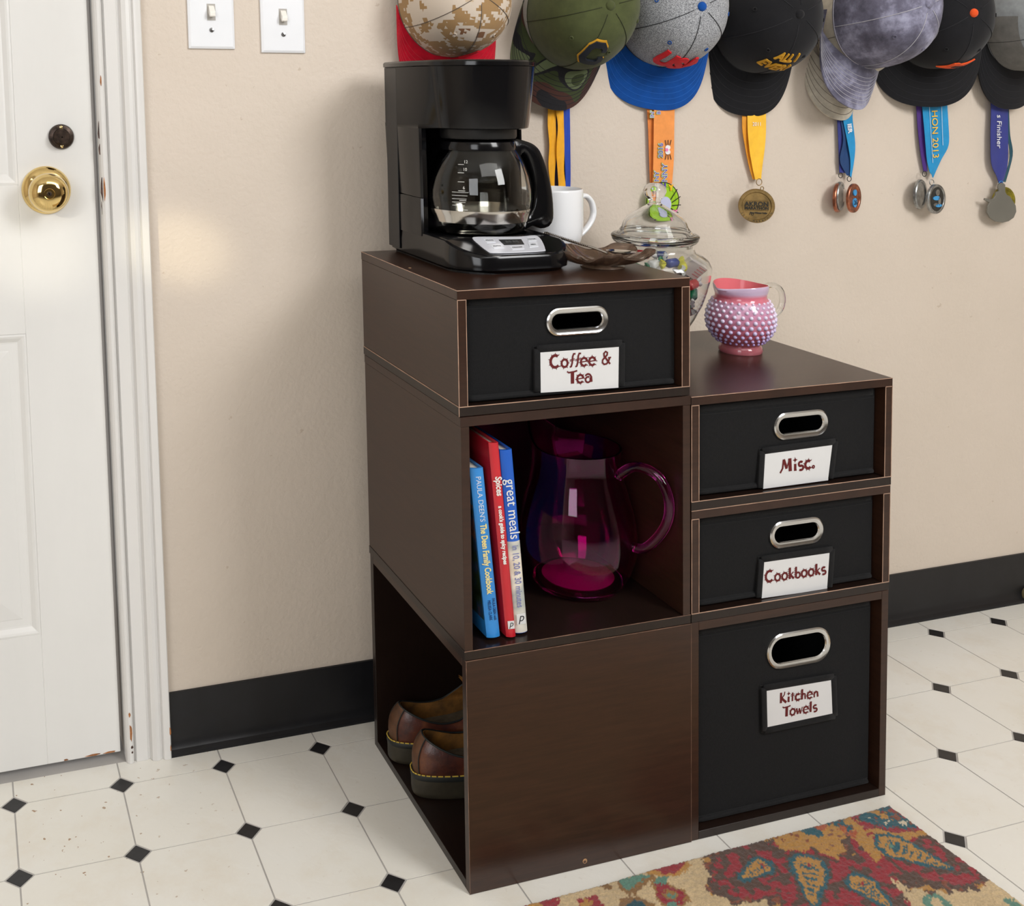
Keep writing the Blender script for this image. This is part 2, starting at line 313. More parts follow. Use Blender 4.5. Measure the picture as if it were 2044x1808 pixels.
# ------------------------------------------------------------------ cabinets
TK=.0118
def cab(label,group,x0,x1,yf,yb,z0,z1,front='y',edge=None,name='storage_cube',sides_full=False,lean=None):
    """open cube of boards; front 'y' faces the room, 'x' opens to the left"""
    t=thing(name,label,'storage cube' if z1-z0>.2 else 'half storage cube',((x0+x1)/2,(yf+yb)/2,z0),group)
    w=M['wood']; bv=.0004
    def bd(n,*a,m=w): return B().box(*a).obj(n,m,t,bevel=bv,seg=1)
    if front=='y':
        if sides_full:
            bd('side_panel',x0,x0+TK,yf,yb,z0,z1); bd('side_panel',x1-TK,x1,yf,yb,z0,z1)
            bd('top_panel',x0+TK+.0002,x1-TK-.0002,yf,yb,z1-TK,z1); bd('bottom_panel',x0+TK+.0002,x1-TK-.0002,yf,yb,z0,z0+TK,m=M['wood_in_shade'])
        else:
            bd('top_panel',x0,x1,yf,yb,z1-TK,z1,m=M['wood_top']); bd('bottom_panel',x0,x1,yf,yb,z0,z0+TK,m=M['wood_in_shade'])
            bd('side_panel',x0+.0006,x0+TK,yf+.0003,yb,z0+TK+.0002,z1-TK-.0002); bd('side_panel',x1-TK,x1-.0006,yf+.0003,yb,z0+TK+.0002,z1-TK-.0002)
        bd('back_panel',x0+TK+.0002,x1-TK-.0002,yb-.008,yb-.001,z0+TK+.0002,z1-TK-.0002,m=M['wood_in_shade'])
    else:
        bd('front_panel',x0,x1,yf,yf+TK,z0,z1); bd('back_panel',x0,x1,yb-TK,yb,z0,z1,m=M['wood_in_shade'])
        bd('top_panel',x0,x1-TK-.0002,yf+TK+.0002,yb-TK-.0002,z1-TK,z1); bd('bottom_panel',x0,x1-TK-.0002,yf+TK+.0002,yb-TK-.0002,z0,z0+TK,m=M['wood_in_shade'])
        bd('side_panel',x1-TK,x1,yf+TK+.0002,yb-TK-.0002,z0,z1,m=M['wood_in_shade'])
    e=.00045
    eb=B()
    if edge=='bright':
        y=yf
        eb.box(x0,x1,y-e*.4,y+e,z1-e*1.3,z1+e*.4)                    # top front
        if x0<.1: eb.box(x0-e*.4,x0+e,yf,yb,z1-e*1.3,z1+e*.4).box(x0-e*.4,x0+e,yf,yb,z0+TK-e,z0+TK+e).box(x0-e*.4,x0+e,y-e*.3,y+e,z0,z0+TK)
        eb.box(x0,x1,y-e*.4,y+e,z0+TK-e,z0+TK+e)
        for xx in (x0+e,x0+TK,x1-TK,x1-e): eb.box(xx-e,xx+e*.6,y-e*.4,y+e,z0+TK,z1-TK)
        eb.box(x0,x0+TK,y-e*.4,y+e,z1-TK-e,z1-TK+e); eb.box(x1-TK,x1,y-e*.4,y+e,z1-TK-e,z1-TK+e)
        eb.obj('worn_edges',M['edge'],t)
    elif edge=='dim' and front=='y':
        eb.box(x0,x1,yf-e*.4,yf+e,z0+TK-e,z0+TK+e*.6).obj('worn_edges',M['edge2'],t)
    elif edge=='dim':
        eb.box(x0,x1,yf-e*.3,yf+e,z1-e*1.5,z1).box(x0-e*.3,x0+e,yf,yf+TK,z1-e*1.5,z1).box(x0,x0+e,yf-e*.3,yf+e,z0,z1).box(x1-e,x1,yf-e*.3,yf+e,z0,z1).obj('worn_edges',M['edge2'],t)
    return t
H=.307
YF,YB=-.4106,-.0739
c_bl=cab('dark brown cube at bottom left, open side showing shoes','full size storage cubes',.0015,.3298,YF-.0006,YB,.0003,H-.0004,'x','dim')
c_ml=cab('open dark brown cube holding the cookbooks and pink glass pitcher','full size storage cubes',.0,.3292,YF,YB,H,2*H+.0006,'y','dim')
c_tl=cab('dark brown half cube on top of the left stack, under the coffee maker','half size storage cubes',-.001,.3285,YF+.0012,YB,2*H+.0014,.7705,'y','bright',name='half_storage_cube')
c_br=cab('dark brown cube at bottom right around the kitchen towels bin','full size storage cubes',.3306,.6600,YF+.0008,YB,.0003,H-.0006,'y',None,sides_full=True)
c_r1=cab('dark brown half cube around the cookbooks bin, middle of the right stack','half size storage cubes',.3306,.6602,YF+.0004,YB,H,H+.1526,'y','bright',name='half_storage_cube')
c_r2=cab('dark brown half cube under the hobnail pitcher, top of the right stack','half size storage cubes',.3304,.6610,YF+.0004,YB,H+.1530,.6128,'y','bright',name='half_storage_cube')
M['hole']=mat('dowel_hole_tan',(150,116,84),.6,var=.2,vs=200)
yturn(B().lathe([(.0003,.0006),(.0032,.0006),(.0034,.0001)],n=14),(.1662,YF-.0006,.0095)).obj('dowel_hole',M['hole'],c_bl)
yturn(B().lathe([(.0003,.0008),(.0018,.0008)],n=14),(.1657,YF-.0006,.0090)).obj('dowel_hole',M['darkchip'],c_bl)
B().lathe([(.0003,.0004),(.002,.0004),(.0021,.0)],(.010,-.2357,.7705),12).obj('dowel_hole',M['hole'],c_tl)
# ------------------------------------------------------------------ hand-drawn label lettering
def arc(cx,cy,rx,ry,a0,a1,n=14): return [(cx+rx*math.cos(math.radians(a0+(a1-a0)*i/n)),cy+ry*math.sin(math.radians(a0+(a1-a0)*i/n))) for i in range(n+1)]
# glyph: list of (polyline, width, spikes); advance
GL={
'C':([(arc(.42,.5,.36,.42,55,315),.15,1)],.86),
'o':([(arc(.3,.32,.24,.27,0,360),.12,1)],.66),
'e':([(arc(.3,.32,.25,.28,0,320),.12,1),([(.1,.32),(.52,.36)],.06,0)],.66),
'f':([([(.05,.02),(.16,.05),(.24,.3),(.28,.75),(.36,.95),(.5,.93)],.1,0),([(.05,.52),(.45,.6)],.04,0),([(.04,.43),(.44,.51)],.04,0)],.44),
'&':([([(.74,.03),(.52,.3),(.26,.62),(.24,.82),(.38,.95),(.52,.86),(.5,.7),(.34,.54),(.14,.36),(.12,.16),(.26,.03),(.46,.06),(.6,.22),(.7,.46)],.1,0),([(.58,.48),(.82,.5)],.08,0)],.85),
'T':([([(.0,.92),(.1,.82),(.55,.86),(.8,.92)],.09,0),([(.42,.85),(.42,.02)],.2,0),([(.42,.62),(.421,.63)],.07,2),([(.42,.4),(.421,.41)],.07,2),([(.42,.2),(.421,.21)],.07,2)],.74),
'a':([(arc(.26,.22,.2,.2,60,400),.1,0),(arc(.26,.36,.24,.26,150,0),.1,0),([(.5,.45),(.54,.04)],.13,0)],.68),
'M':([([(-.08,.0),(.12,.3),(.2,.9)],.1,0),([(.22,.9),(.45,.25)],.15,0),([(.45,.25),(.68,.92)],.07,0),([(.7,.92),(.74,.04)],.2,0)],.98),
'i':([([(.16,.5),(.16,.04)],.15,0),([(.06,.06),(.28,.06)],.07,0),(arc(.16,.76,.03,.03,0,360,8),.1,1)],.36),
's':([(arc(.26,.44,.17,.15,40,250)+arc(.26,.17,.19,.15,90,-130),.12,0)],.56),
'c':([(arc(.3,.32,.24,.26,50,320),.14,1)],.6),
'.':([(arc(.12,.12,.08,.09,0,360,10),.07,0)],.3),
'k':([([(.12,.95),(.12,.04)],.15,3),([(.14,.3),(.46,.58)],.07,0),([(.2,.34),(.5,.04)],.13,0)],.58),
'b':([([(.12,.95),(.12,.06)],.14,3),(arc(.3,.26,.2,.22,-160,170),.11,0)],.6),
'K':([([(.12,.95),(.12,.03)],.16,0),([(.14,.4),(.45,.7),(.5,.98)],.08,0),([(.2,.45),(.4,.25),(.68,.02)],.16,0)],.74),
't':([([(.2,.8),(.2,.04)],.11,0),([(.02,.62),(.4,.66)],.05,0),([(.02,.5),(.4,.54)],.05,0)],.46),
'h':([([(.12,.95),(.12,.04)],.15,3),([(.16,.4),(.3,.55),(.42,.5),(.46,.04)],.11,0)],.62),
'n':([([(.1,.55),(.12,.04)],.1,0),([(.12,.4),(.28,.55),(.42,.48),(.48,.06)],.13,0)],.62),
'w':([([(.02,.58),(.18,.06)],.13,0),([(.18,.06),(.32,.5)],.06,0),([(.3,.55),(.46,.06)],.13,0),([(.46,.06),(.62,.62)],.06,0)],.7),
'l':([([(.14,.98),(.14,.04)],.15,3)],.34),' ':([],.34)}
def glyph_geo(txt,size):
    quads=[];x=0
    for ch in txt:
        strokes,adv=GL[ch]
        for pl,w,sp in strokes:
            w=w*1.32 if sp!=2 else w
            if sp==2: 
                continue
            n=len(pl)
            L=[];Rr=[]
            for i,(a,b_) in enumerate(pl):
                p,q=pl[max(i-1,0)],pl[min(i+1,n-1)]
                if n>8 and abs(pl[0][0]-pl[-1][0])<1e-6 and i in (0,n-1): p,q=pl[-2],pl[1]
                dx,dy=q[0]-p[0],q[1]-p[1]; l=math.hypot(dx,dy) or 1; nx,ny=-dy/l,dx/l
                L.append((x+a+nx*w/2,b_+ny*w/2)); Rr.append((x+a-nx*w/2,b_-ny*w/2))
            for i in range(n-1): quads.append([L[i],L[i+1],Rr[i+1],Rr[i]])
            if sp in (1,3):
                side=Rr if sp==1 else L
                step=1 if n>8 else 1
                pts=pl if sp==1 else [(pl[0][0],pl[0][1]+(pl[1][1]-pl[0][1])*k/6) for k in range(1,6)]
                for i,(a,b_) in enumerate(pts):
                    if sp==1:
                        if i%2: continue
                        c0=(sum(p[0] for p in pl)/n,sum(p[1] for p in pl)/n); dx,dy=a-c0[0],b_-c0[1]
                    else: dx,dy=-1,0
                    l=math.hypot(dx,dy) or 1; dx/=l;dy/=l; bx,by=x+a+dx*w*.35,b_+dy*w*.35
                    quads.append([(bx-dy*.042,by+dx*.042),(bx+dy*.042,by-dx*.042),(bx+dx*(.35*w+.085),by+dy*(.35*w+.085))])
        x+=adv
    return [[(a*size,b_*size) for a,b_ in q] for q in quads],x*size
def jolly(txt,size,o,xd,yd,m,parent,sx=1):
    q,w=glyph_geo(txt,size); o=Vector(o);xd=Vector(xd).normalized();yd=Vector(yd).normalized();nd=xd.cross(yd)
    b=B()
    for k,pl in enumerate(q): b.add([tuple(o+xd*(a-w/2)*sx+yd*c+nd*(.0002+k*2e-6)) for a,c in pl],[tuple(range(len(pl)))])
    return b.obj('lettering',m,parent)
# ------------------------------------------------------------------ fabric bins
def stadium(cx,cz,w,h,n=12):
    r=h/2; a=w/2-r
    return [(cx+a+r*math.cos(t),cz+r*math.sin(t)) for t in [(-PI/2+PI*i/n) for i in range(n+1)]]+[(cx-a-r*math.cos(t),cz-r*math.sin(t)) for t in [(-PI/2+PI*i/n) for i in range(n+1)]]
def fbin(label,x0,x1,z0,z1,y,grom,cardc,lines,closed_pocket=False,rot=0):
    t=thing('fabric_bin',label,'storage bin',((x0+x1)/2,y,z0),'black fabric bins with white labels')
    depth=.30; gx,gz,gw,gh=grom
    # front panel with a real handle hole, slightly bulged
    N=60; inner=stadium(gx,gz,gw-.010,gh-.010,14); n=len(inner)
    b=B()
    def outer(p):
        dx,dz=p[0]-gx,p[1]-gz; k=1e9
        if abs(dx)>1e-9: k=min(k,((x1 if dx>0 else x0)-gx)/dx)
        if abs(dz)>1e-9: k=min(k,((z1 if dz>0 else z0)-gz)/dz)
        return (gx+dx*k,gz+dz*k)
    cs=[(x1,z1),(x0,z1),(x0,z0),(x1,z0)]
    def bul(x,z):
        u=(x-x0)/(x1-x0);v=(z-z0)/(z1-z0); return y-.0035*math.sin(PI*min(max(u,0),1))**.5*math.sin(PI*min(max(v,0),1))**.5+.0008*noise.noise(Vector((x*14,z*14,y)))
    # dense ring from hole to border; insert corners by ordering on angle
    ang=lambda p:math.atan2(p[1]-gz,p[0]-gx)
    ps=sorted(inner+[None]*0,key=ang)
    extra=[]
    for c in cs:
        a=ang(c); extra.append(a)
    def on_st(a):
        # ray from centre at angle a hits stadium
        lo,hi=0,.2; r=(gh-.010)/2; aa=(gw-.010)/2-r
        for _ in range(30):
            m_=(lo+hi)/2; px,pz=m_*math.cos(a),m_*math.sin(a); d=math.hypot(max(abs(px)-aa,0),pz)
            if d<r: lo=m_
            else: hi=m_
        return (gx+lo*math.cos(a),gz+lo*math.sin(a))
    angs=sorted([ang(p) for p in inner]+extra)
    angs=[a for i,a in enumerate(angs) if i==0 or a-angs[i-1]>1e-4]
    ins=[on_st(a) for a in angs]; outs=[outer(p) for p in ins]
    rings=[]
    for k in (0,.04,.15,.3,.5,.7,.85,.96,1): rings.append([(p[0]+(q[0]-p[0])*k,bul(p[0]+(q[0]-p[0])*k,p[1]+(q[1]-p[1])*k),p[1]+(q[1]-p[1])*k) for p,q in zip(ins,outs)])
    back=[[(x,yy+.004,z) for x,yy,z in r] for r in rings[::-1]]
    b.loft(rings+back,True,(False,False),True).obj('front_panel',M['fabric'],t,smooth=40)
    body=B().box(x0+.001,x0+.004,y+.004,y+depth,z0,z1-.002).box(x1-.004,x1-.001,y+.004,y+depth,z0,z1-.002).box(x0+.001,x1-.001,y+depth-.003,y+depth,z0,z1-.002).box(x0+.001,x1-.001,y+.004,y+depth,z0,z0+.003)
    body.obj('bin_body',M['fabric'],t)
    # hems: folded top band, bottom piping, stitching
    hb=B()
    for zz in (z1-.013,z0+.0078):
        hb.tube([(x0+.001+(x1-x0-.002)*i/24,bul(x0+(x1-x0)*i/24,zz)-.0002,zz) for i in range(25)],.0005,5)
    tag(hb.obj('seam',M['thread'],t),kind='stuff')
    B().tube([(x0+.003+(x1-x0-.006)*i/24,bul(x0+(x1-x0)*i/24,z0+.004)-.001,z0+.0042) for i in range(25)],(.0034),8).obj('piping',M['fabric2'],t,smooth=True)
    B().tube([(x0+.003+(x1-x0-.006)*i/24,bul(x0+(x1-x0)*i/24,z1-.004)-.0001,z1-.0045) for i in range(25)],[(.005,.0012)]*25,8).obj('top_hem',M['fabric2'],t,smooth=True)
    # grommet
    yg=bul(gx,gz); g=B(); mid=stadium(gx,gz,gw-.0085,gh-.0085,14)
    rings=[]
    for off,dy in ((-.0040,.002),(-.0048,-.0012),(-.0036,-.0030),(-.0010,-.0030),(.0018,-.0042),(.0036,-.0030),(.0043,-.0002),(.0043,.002)):
        st_=stadium(gx,gz,gw-.0085+2*off,gh-.0085+2*off,14); rings.append([(a,yg+dy,c) for a,c in st_])
    g.loft(rings,True,(False,False)).obj('handle_grommet',M['chrome'],t,smooth=30)
    # label pocket + card
    (ax,az),(bx,bz),(cx_,cz_),(dx,dz)=cardc   # TL TR BR BL of the card
    yc=bul((ax+cx_)/2,(az+cz_)/2)-.0031
    card=B().loft([[(ax,yc,az),(bx,yc,bz),(cx_,yc,cz_),(dx,yc,dz)],[(ax,yc-.0006,az),(bx,yc-.0006,bz),(cx_,yc-.0006,cz_),(dx,yc-.0006,dz)]]).obj('label_card',M['card'],t)
    k=.0045
    fr=[(dx-k,dz-(k if closed_pocket else -.002)),(ax-k,az+k),(bx+k,bz+k),(cx_+k,cz_-(k if closed_pocket else -.002))]
    pk=B()
    for i in range(3 if not closed_pocket else 4):
        p,q=fr[i],fr[(i+1)%4]; pk.tube([(p[0]+(q[0]-p[0])*j/8,yc-.0004,p[1]+(q[1]-p[1])*j/8) for j in range(9)],[(.0048,.0013)]*9 if abs(p[0]-q[0])>abs(p[1]-q[1]) else [(.0048,.0013)]*9,8)
    pk.obj('label_pocket',M['fabric2'],t,smooth=True)
    pw=B()
    for i in range(3 if not closed_pocket else 4):
        p,q=fr[i],fr[(i+1)%4]; mx,mz=(ax+cx_)/2,(az+cz_)/2; s_=1.07
        P_=(mx+(p[0]-mx)*s_,max(z0+.003,mz+(p[1]-mz)*(s_+.03)));Q_=(mx+(q[0]-mx)*s_,max(z0+.003,mz+(q[1]-mz)*(s_+.03))); pw.tube([(P_[0],yc+.0012,P_[1]),(Q_[0],yc+.0012,Q_[1])],.0004,5)
    pw.obj('seam',M['thread'],t)
    xd=Vector((bx-ax,0,bz-az)).normalized(); yd=Vector((ax-dx,0,az-dz)).normalized()
    yd=(yd-xd*yd.dot(xd)).normalized()
    o0=Vector(((ax+bx+cx_+dx)/4,yc-.0008,(az+bz+cz_+dz)/4))
    for txt,size,du,dv in lines: jolly(txt,size,o0+xd*du+yd*dv,xd,yd,M['maroon'],card)
    return t
fbin('black fabric bin labelled Coffee and Tea',.0125,.3145,.6282,.7575,-.395,(.1688,.7218,.090,.0367),((.1149,.6852),(.2276,.6845),(.2265,.6314),(.1149,.6339)),[('Coffee &',.0180,.001,.0045),('Tea',.0180,.0,-.0170)])
fbin('black fabric bin labelled Misc.',.3445,.6440,.4735,.5960,-.395,(.5140,.5570,.0915,.0388),((.4544,.5215),(.5669,.5233),(.5598,.4739),(.4515,.4735)),[('Misc.',.0205,.001,-.005)])
fbin('black fabric bin labelled Cookbooks',.3445,.6430,.3206,.4440,-.395,(.5083,.4053,.0912,.0395),((.4538,.3705),(.5638,.3696),(.5601,.3180),(.45,.3200)),[('Cookbooks',.0178,.0,-.004)])
fbin('tall black fabric bin labelled Kitchen Towels',.3445,.6425,.0135,.2900,-.395,(.5145,.2385,.1093,.0530),((.4584,.1870),(.5679,.1842),(.5712,.1346),(.4604,.1343)),[('Kitchen',.0165,-.001,.004),('Towels',.0165,.001,-.0165)],True)

# ------------------------------------------------------------------ coffee maker
TZ=.7706
M['bplastic']=mat('glossy_black_plastic',(13,13,15),.14,var=.1,vs=12,spec=.4)
M['bsatin']=mat('satin_black_plastic',(30,30,32),.33,var=.1,vs=20,bump=(220,.12,.0006))
M['matteblack']=mat('matte_black_plastic',(16,16,17),.5)
M['silver']=mat('silver_panel',(206,208,216),.3,.15,var=.02); M['btn']=mat('silver_button',(220,223,230),.3,.1); M['lcd']=mat('dark_lcd',(48,49,50),.2); M['ink']=mat('dark_ink',(40,40,46),.5); M['led']=mat('lcd_segment',(88,90,90),.3); M['white_ink']=mat('white_print',(225,225,220),.5)
def rrect(x0,x1,y0,y1,rs,n=8):
    """y0 front, y1 back; rs = radii fl, fr, br, bl"""
    out=[]
    for (cx,cy,r,a) in ((x0+rs[0],y0+rs[0],rs[0],180),(x1-rs[1],y0+rs[1],rs[1],270),(x1-rs[2],y1-rs[2],rs[2],0),(x0+rs[3],y1-rs[3],rs[3],90)):
        for i in range(n+1):
            t=math.radians(a+90*i/n); out.append((cx+r*math.cos(t),cy+r*math.sin(t)))
    return out
cmk=thing('coffee_maker','black drip coffee maker standing on top of the left stack','coffee maker',(.14,-.18,TZ))
CX,CY=.1325,-.2
def bz(y): return .7956+min(max((y+.315)*.311,0),.0165)
def brect(i): return rrect(.0475+i,.221-i,-.3215+i,-.066-i,(.056,.046,.02,.014),10)
b=B(); rings=[[(x,y,TZ+.0002) for x,y in brect(.006)],[(x,y,TZ+.004) for x,y in brect(.003)],[(x,y,TZ+.0055) for x,y in brect(0)],[(x,y,min(bz(y)-.004,TZ+.024)) for x,y in brect(.0)],[(x,y,bz(y)-.0012) for x,y in brect(.0012)],[(x,y,bz(y)) for x,y in brect(.004)]]
o_=brect(.004); mx,my=.135,-.195
for k in [1-.012*q for q in range(1,30)]+[.6,.5,.35,.2,.02]: rings.append([(mx+(x-mx)*k,my+(y-my)*k,bz(my+(y-my)*k)) for x,y in o_])
b.loft(rings).obj('base',M['bplastic'],cmk,smooth=35)
B().prism(rrect(.053,.215,-.315,-.07,(.05,.05,.018,.012)),TZ-.0002,TZ+.0045,'z').obj('foot_ring',M['matteblack'],cmk)
# back tower with a scooped front, lower half and upper half meet at a seam
def cshape(ins=0,back=-.062):
    x0,x1=.0468+ins,.206-ins; r=.0805
    pts=[(x0,back-.006),(x0+.002,back-.002),(x0+.007,back),(x1-.007,back),(x1-.002,back-.002),(x1,back-.006),(x1,-.186),(x1-.002,-.19)]
    a0=math.asin(((-.19)-CY)/r)
    for i in range(17):
        t=a0+(PI-2*a0)*i/16; pts.append((CX+r*math.cos(t)*.93,CY+r*math.sin(t)))
    pts+=[(x0+.004,-.192),(x0+.0008,-.19),(x0,-.186)]
    return pts
def rg(z,ins=0,back=-.062,sh=0): return [(x+sh,y,z) for x,y in cshape(ins,back)]
B().loft([rg(TZ+.036,0,-.072),rg(.859,0,-.066),rg(.860,.0007,-.066)]).obj('lower_housing',M['bplastic'],cmk,smooth=40)
B().loft([rg(.8607,.0007,-.066),rg(.8617,0,-.066),rg(.962,0,-.0585,-.001)]).obj('upper_housing',M['bplastic'],cmk,smooth=40)
def stad(ins,z,back=-.056,rr=.0815):
    r=rr-ins; pts=[]; x0=.0435+ins; x1=.214-ins
    for i in range(25):
        t=PI+PI*i/24; pts.append((CX-.0005+r*math.cos(t),CY+r*math.sin(t),z))
    pts+=[(x1,CY+.03,z),(x1,back-.012-ins,z),(x1-.003,back-.004-ins,z),(x1-.012,back-ins,z),(x0+.012,back-ins,z),(x0+.003,back-.004-ins,z),(x0,back-.012-ins,z),(x0,CY+.03,z)]
    return pts
def drum(z,r,x1):
    pts=[]; x0=.0468
    for i in range(33):
        t=PI*1.06+PI*.88*i/32; pts.append((CX+r*math.cos(t),CY+r*math.sin(t),z))
    pts+=[(x1,-.19,z),(x1,-.07,z),(x1-.008,-.06,z),(x0+.006,-.0585,z),(x0-.001,-.066,z),(x0-.001,-.19,z)]
    return pts
B().loft([drum(.9575,.066,.198),drum(.959,.0695,.2),drum(.9635,.0705,.201),drum(1.0,.0752,.206),drum(1.043,.0795,.211)]).obj('brew_basket',M['bplastic'],cmk,smooth=35)
B().lathe([(.0001,.944),(.052,.944),(.0535,.9465),(.0535,.958)],(CX,CY,0),40).obj('drip_outlet',M['matteblack'],cmk,smooth=35)
lid=B().loft([stad(.002,1.0432),stad(0,1.0442),stad(0,1.0492),stad(.0016,1.0512),stad(.006,1.0518),stad(.03,1.0524)]).obj('lid',M['bplastic'],cmk,smooth=35)
B().tube([(.06,-.092,1.0523),(.21,-.092,1.0523)],.0006,5).obj('hinge_line',M['matteblack'],lid)
B().lathe([(.0001,TZ+.0415),(.0655,TZ+.0415),(.067,TZ+.0405),(.067,TZ+.038)],(CX,CY,0),56).obj('warming_plate',mat('warming_plate_dark',(38,34,34),.3,.4),cmk,smooth=35)
B().box(.0456,.0470,-.112,-.070,TZ+.008,1.0425).obj('side_panel',M['bsatin'],cmk,bevel=.0005)
# control panel on the slope
def onp(pts,dz): 
    return [(x,y,bz(y)+dz) for x,y in pts]
def plate(pts,d0,d1,name,m,par,n=6):
    d0+=.0004;d1+=.0004
    # subdivide so the plate follows the slope
    ctr=(sum(p[0] for p in pts)/len(pts),sum(p[1] for p in pts)/len(pts)); rings=[]
    for k,d in ((1,d0),(1,d1*.7),(.985,d1),(.8,d1),(.6,d1),(.4,d1),(.2,d1),(.02,d1)): rings.append([(ctr[0]+(x-ctr[0])*k,ctr[1]+(y-ctr[1])*k,bz(ctr[1]+(y-ctr[1])*k)+d) for x,y in pts])
    return B().loft(rings).obj(name,m,par,smooth=30)
pz=TZ+.034
PT=[(0.0894,-0.2670),(0.0963,-0.2628),(0.1324,-0.2655),(0.1619,-0.2672),(0.1839,-0.2656),(0.1872,-0.2725),(0.1842,-0.2862),(0.1769,-0.3058),(0.1703,-0.3114),(0.1302,-0.3121),(0.0975,-0.3101),(0.0921,-0.3035),(0.0896,-0.2839)]
# slope-adjusted control panel outline
pan=plate(sp2(PT,3),.0,.0012,'control_panel',M['silver'],cmk)
lc=[(0.1238,-0.2748),(0.1573,-0.2765),(0.1538,-0.2918),(0.1237,-0.2912)]
plate([tuple(Vector(lc[i])*(1-k/4)+Vector(lc[(i+1)%4])*(k/4)) for i in range(4) for k in range(4)],.001,.0017,'clock_display',M['lcd'],pan)
BT=[[(0.1021,-0.2706),(0.1175,-0.2711),(0.1161,-0.2825),(0.1026,-0.2828)],[(0.1022,-0.2880),(0.1206,-0.2882),(0.1196,-0.3001),(0.1041,-0.3002)],[(0.1286,-0.2957),(0.1504,-0.2954),(0.1468,-0.3048),(0.1283,-0.3061)],[(0.1678,-0.2732),(0.1810,-0.2728),(0.1767,-0.2833),(0.1639,-0.2844)],[(0.1608,-0.2887),(0.1750,-0.2877),(0.1707,-0.2995),(0.1562,-0.3012)]]
for q,tx in zip(BT,('PROG','AUTO','ON/OFF','HOUR','MIN')):
    bt=plate([tuple(Vector(q[i])*(1-k/4)+Vector(q[(i+1)%4])*(k/4)) for i in range(4) for k in range(4)],.001,.0019,'panel_button',M['btn'],pan)
    c=Vector((sum(p[0] for p in q)/4,sum(p[1] for p in q)/4)); d=Vector((q[1][0]-q[0][0],q[1][1]-q[0][1],0)).normalized()
    sl=(bz(c.y+.003)-bz(c.y-.003))/.006
    text('lettering',tx,.0042,M['ink'],bt,(c.x,c.y,bz(c.y)+.0026),d,(-d.y,d.x,sl),.0001,off=.00004)
c=Vector((sum(p[0] for p in lc)/4,sum(p[1] for p in lc)/4)); d=Vector((lc[1][0]-lc[0][0],lc[1][1]-lc[0][1],0)).normalized(); sl=(bz(c.y+.003)-bz(c.y-.003))/.006
text('lettering','88:88',.0085,M['led'],pan,(c.x,c.y,bz(c.y)+.0024),d,(-d.y,d.x,sl),.0001)
# carafe
def glass(name,c,rough=.0,ior=1.45,c2=None):
    return mat(name,c,rough,trans=1,ior=ior)
M['glass']=glass('clear_glass',(248,250,250)); M['cglass']=glass('carafe_glass',(236,236,232),ior=1.35)
car=thing('coffee_carafe','glass coffee carafe with black handle on the warming plate','carafe',(CX,CY,TZ+.043))
cz=TZ+.0425
op=[(.004,.0005),(.055,.0005),(.062,.002),(.0645,.008),(.0675,.016),(.0715,.03),(.0740,.046),(.0738,.060),(.0705,.078),(.0645,.095),(.0575,.109),(.0510,.118),(.049,.123)]
ip=[(r-.0018,z) for r,z in op[::-1][:-2]]+[(.05,.0027),(.004,.0027)]
B().lathe([(r,cz+z) for r,z in op+ip],(CX,CY,0),72,wrap=False,caps=(True,True)).obj('glass_body',M['cglass'],car,smooth=50)
B().lathe([(.0470,cz+.121),(.0505,cz+.1195),(.0515,cz+.116),(.0530,cz+.1145),(.0535,cz+.119),(.051,cz+.1265),(.047,cz+.1275),(.046,cz+.1262)],(CX,CY,0),56,wrap=True).obj('collar_band',M['bplastic'],car,smooth=35)
B().lathe([(.0005,cz+.1275),(.030,cz+.128),(.045,cz+.1268),(.0462,cz+.1245),(.044,cz+.1205),(.0005,cz+.1205)],(CX,CY,0),56).obj('carafe_lid',M['bsatin'],car,smooth=35)
bnd=[(float(np.interp(z,[q for _,q in op],[q for q,_ in op]))+.0008,cz+z) for z in (.0165,.018,.022,.026,.030,.0325,.034)]
B().lathe([(r-.0008,z) for r,z in bnd[:1]]+bnd+[(bnd[-1][0]-.0008,bnd[-1][1])],(CX,CY,0),64).obj('metal_band',mat('polished_band',(200,196,190),.12,1),car,smooth=35)
HO=[(0.1587,0.9395),(0.1698,0.9462),(0.2006,0.9398),(0.2189,0.9324),(0.2291,0.9172),(0.2385,0.8911),(0.2439,0.8656),(0.2460,0.8394),(0.2450,0.8241),(0.2384,0.8149),(0.2246,0.8132),(0.2125,0.8180),(0.1964,0.8113),(0.1820,0.8154),(0.1758,0.8257),(0.1739,0.8545),(0.1745,0.8902),(0.1732,0.9102),(0.1663,0.9253)]
HI=[(0.1939,0.9156),(0.1987,0.9212),(0.2042,0.9140),(0.2096,0.8996),(0.2145,0.8736),(0.2129,0.8476),(0.2071,0.8355),(0.2008,0.8393),(0.1961,0.8481),(0.1940,0.8683),(0.1936,0.8970)]
ho=sp2(HO,4); hi=sp2(HI,6)
def rs(poly,n,c):
    # resample ring by angle about c
    out=[]
    for i in range(n):
        a=2*PI*i/n; d=(math.cos(a),math.sin(a)); best=0
        for j in range(len(poly)):
            p,q=poly[j],poly[(j+1)%len(poly)]; ex,ey=q[0]-p[0],q[1]-p[1]; den=d[0]*ey-d[1]*ex
            if abs(den)<1e-12: continue
            t=((p[0]-c[0])*ey-(p[1]-c[1])*ex)/den; u=((p[0]-c[0])*d[1]-(p[1]-c[1])*d[0])/den
            if t>0 and -1e-6<=u<=1+1e-6 and t>best: best=t
        out.append((c[0]+d[0]*best,c[1]+d[1]*best))
    return out
hc=(sum(p[0] for p in hi)/len(hi),sum(p[1] for p in hi)/len(hi)); A_=rs(ho,72,hc); I_=rs(hi,72,hc)
def hr_(k,dy): return [(a[0]+(i[0]-a[0])*k,CY+dy,a[1]+(i[1]-a[1])*k) for a,i in zip(A_,I_)]
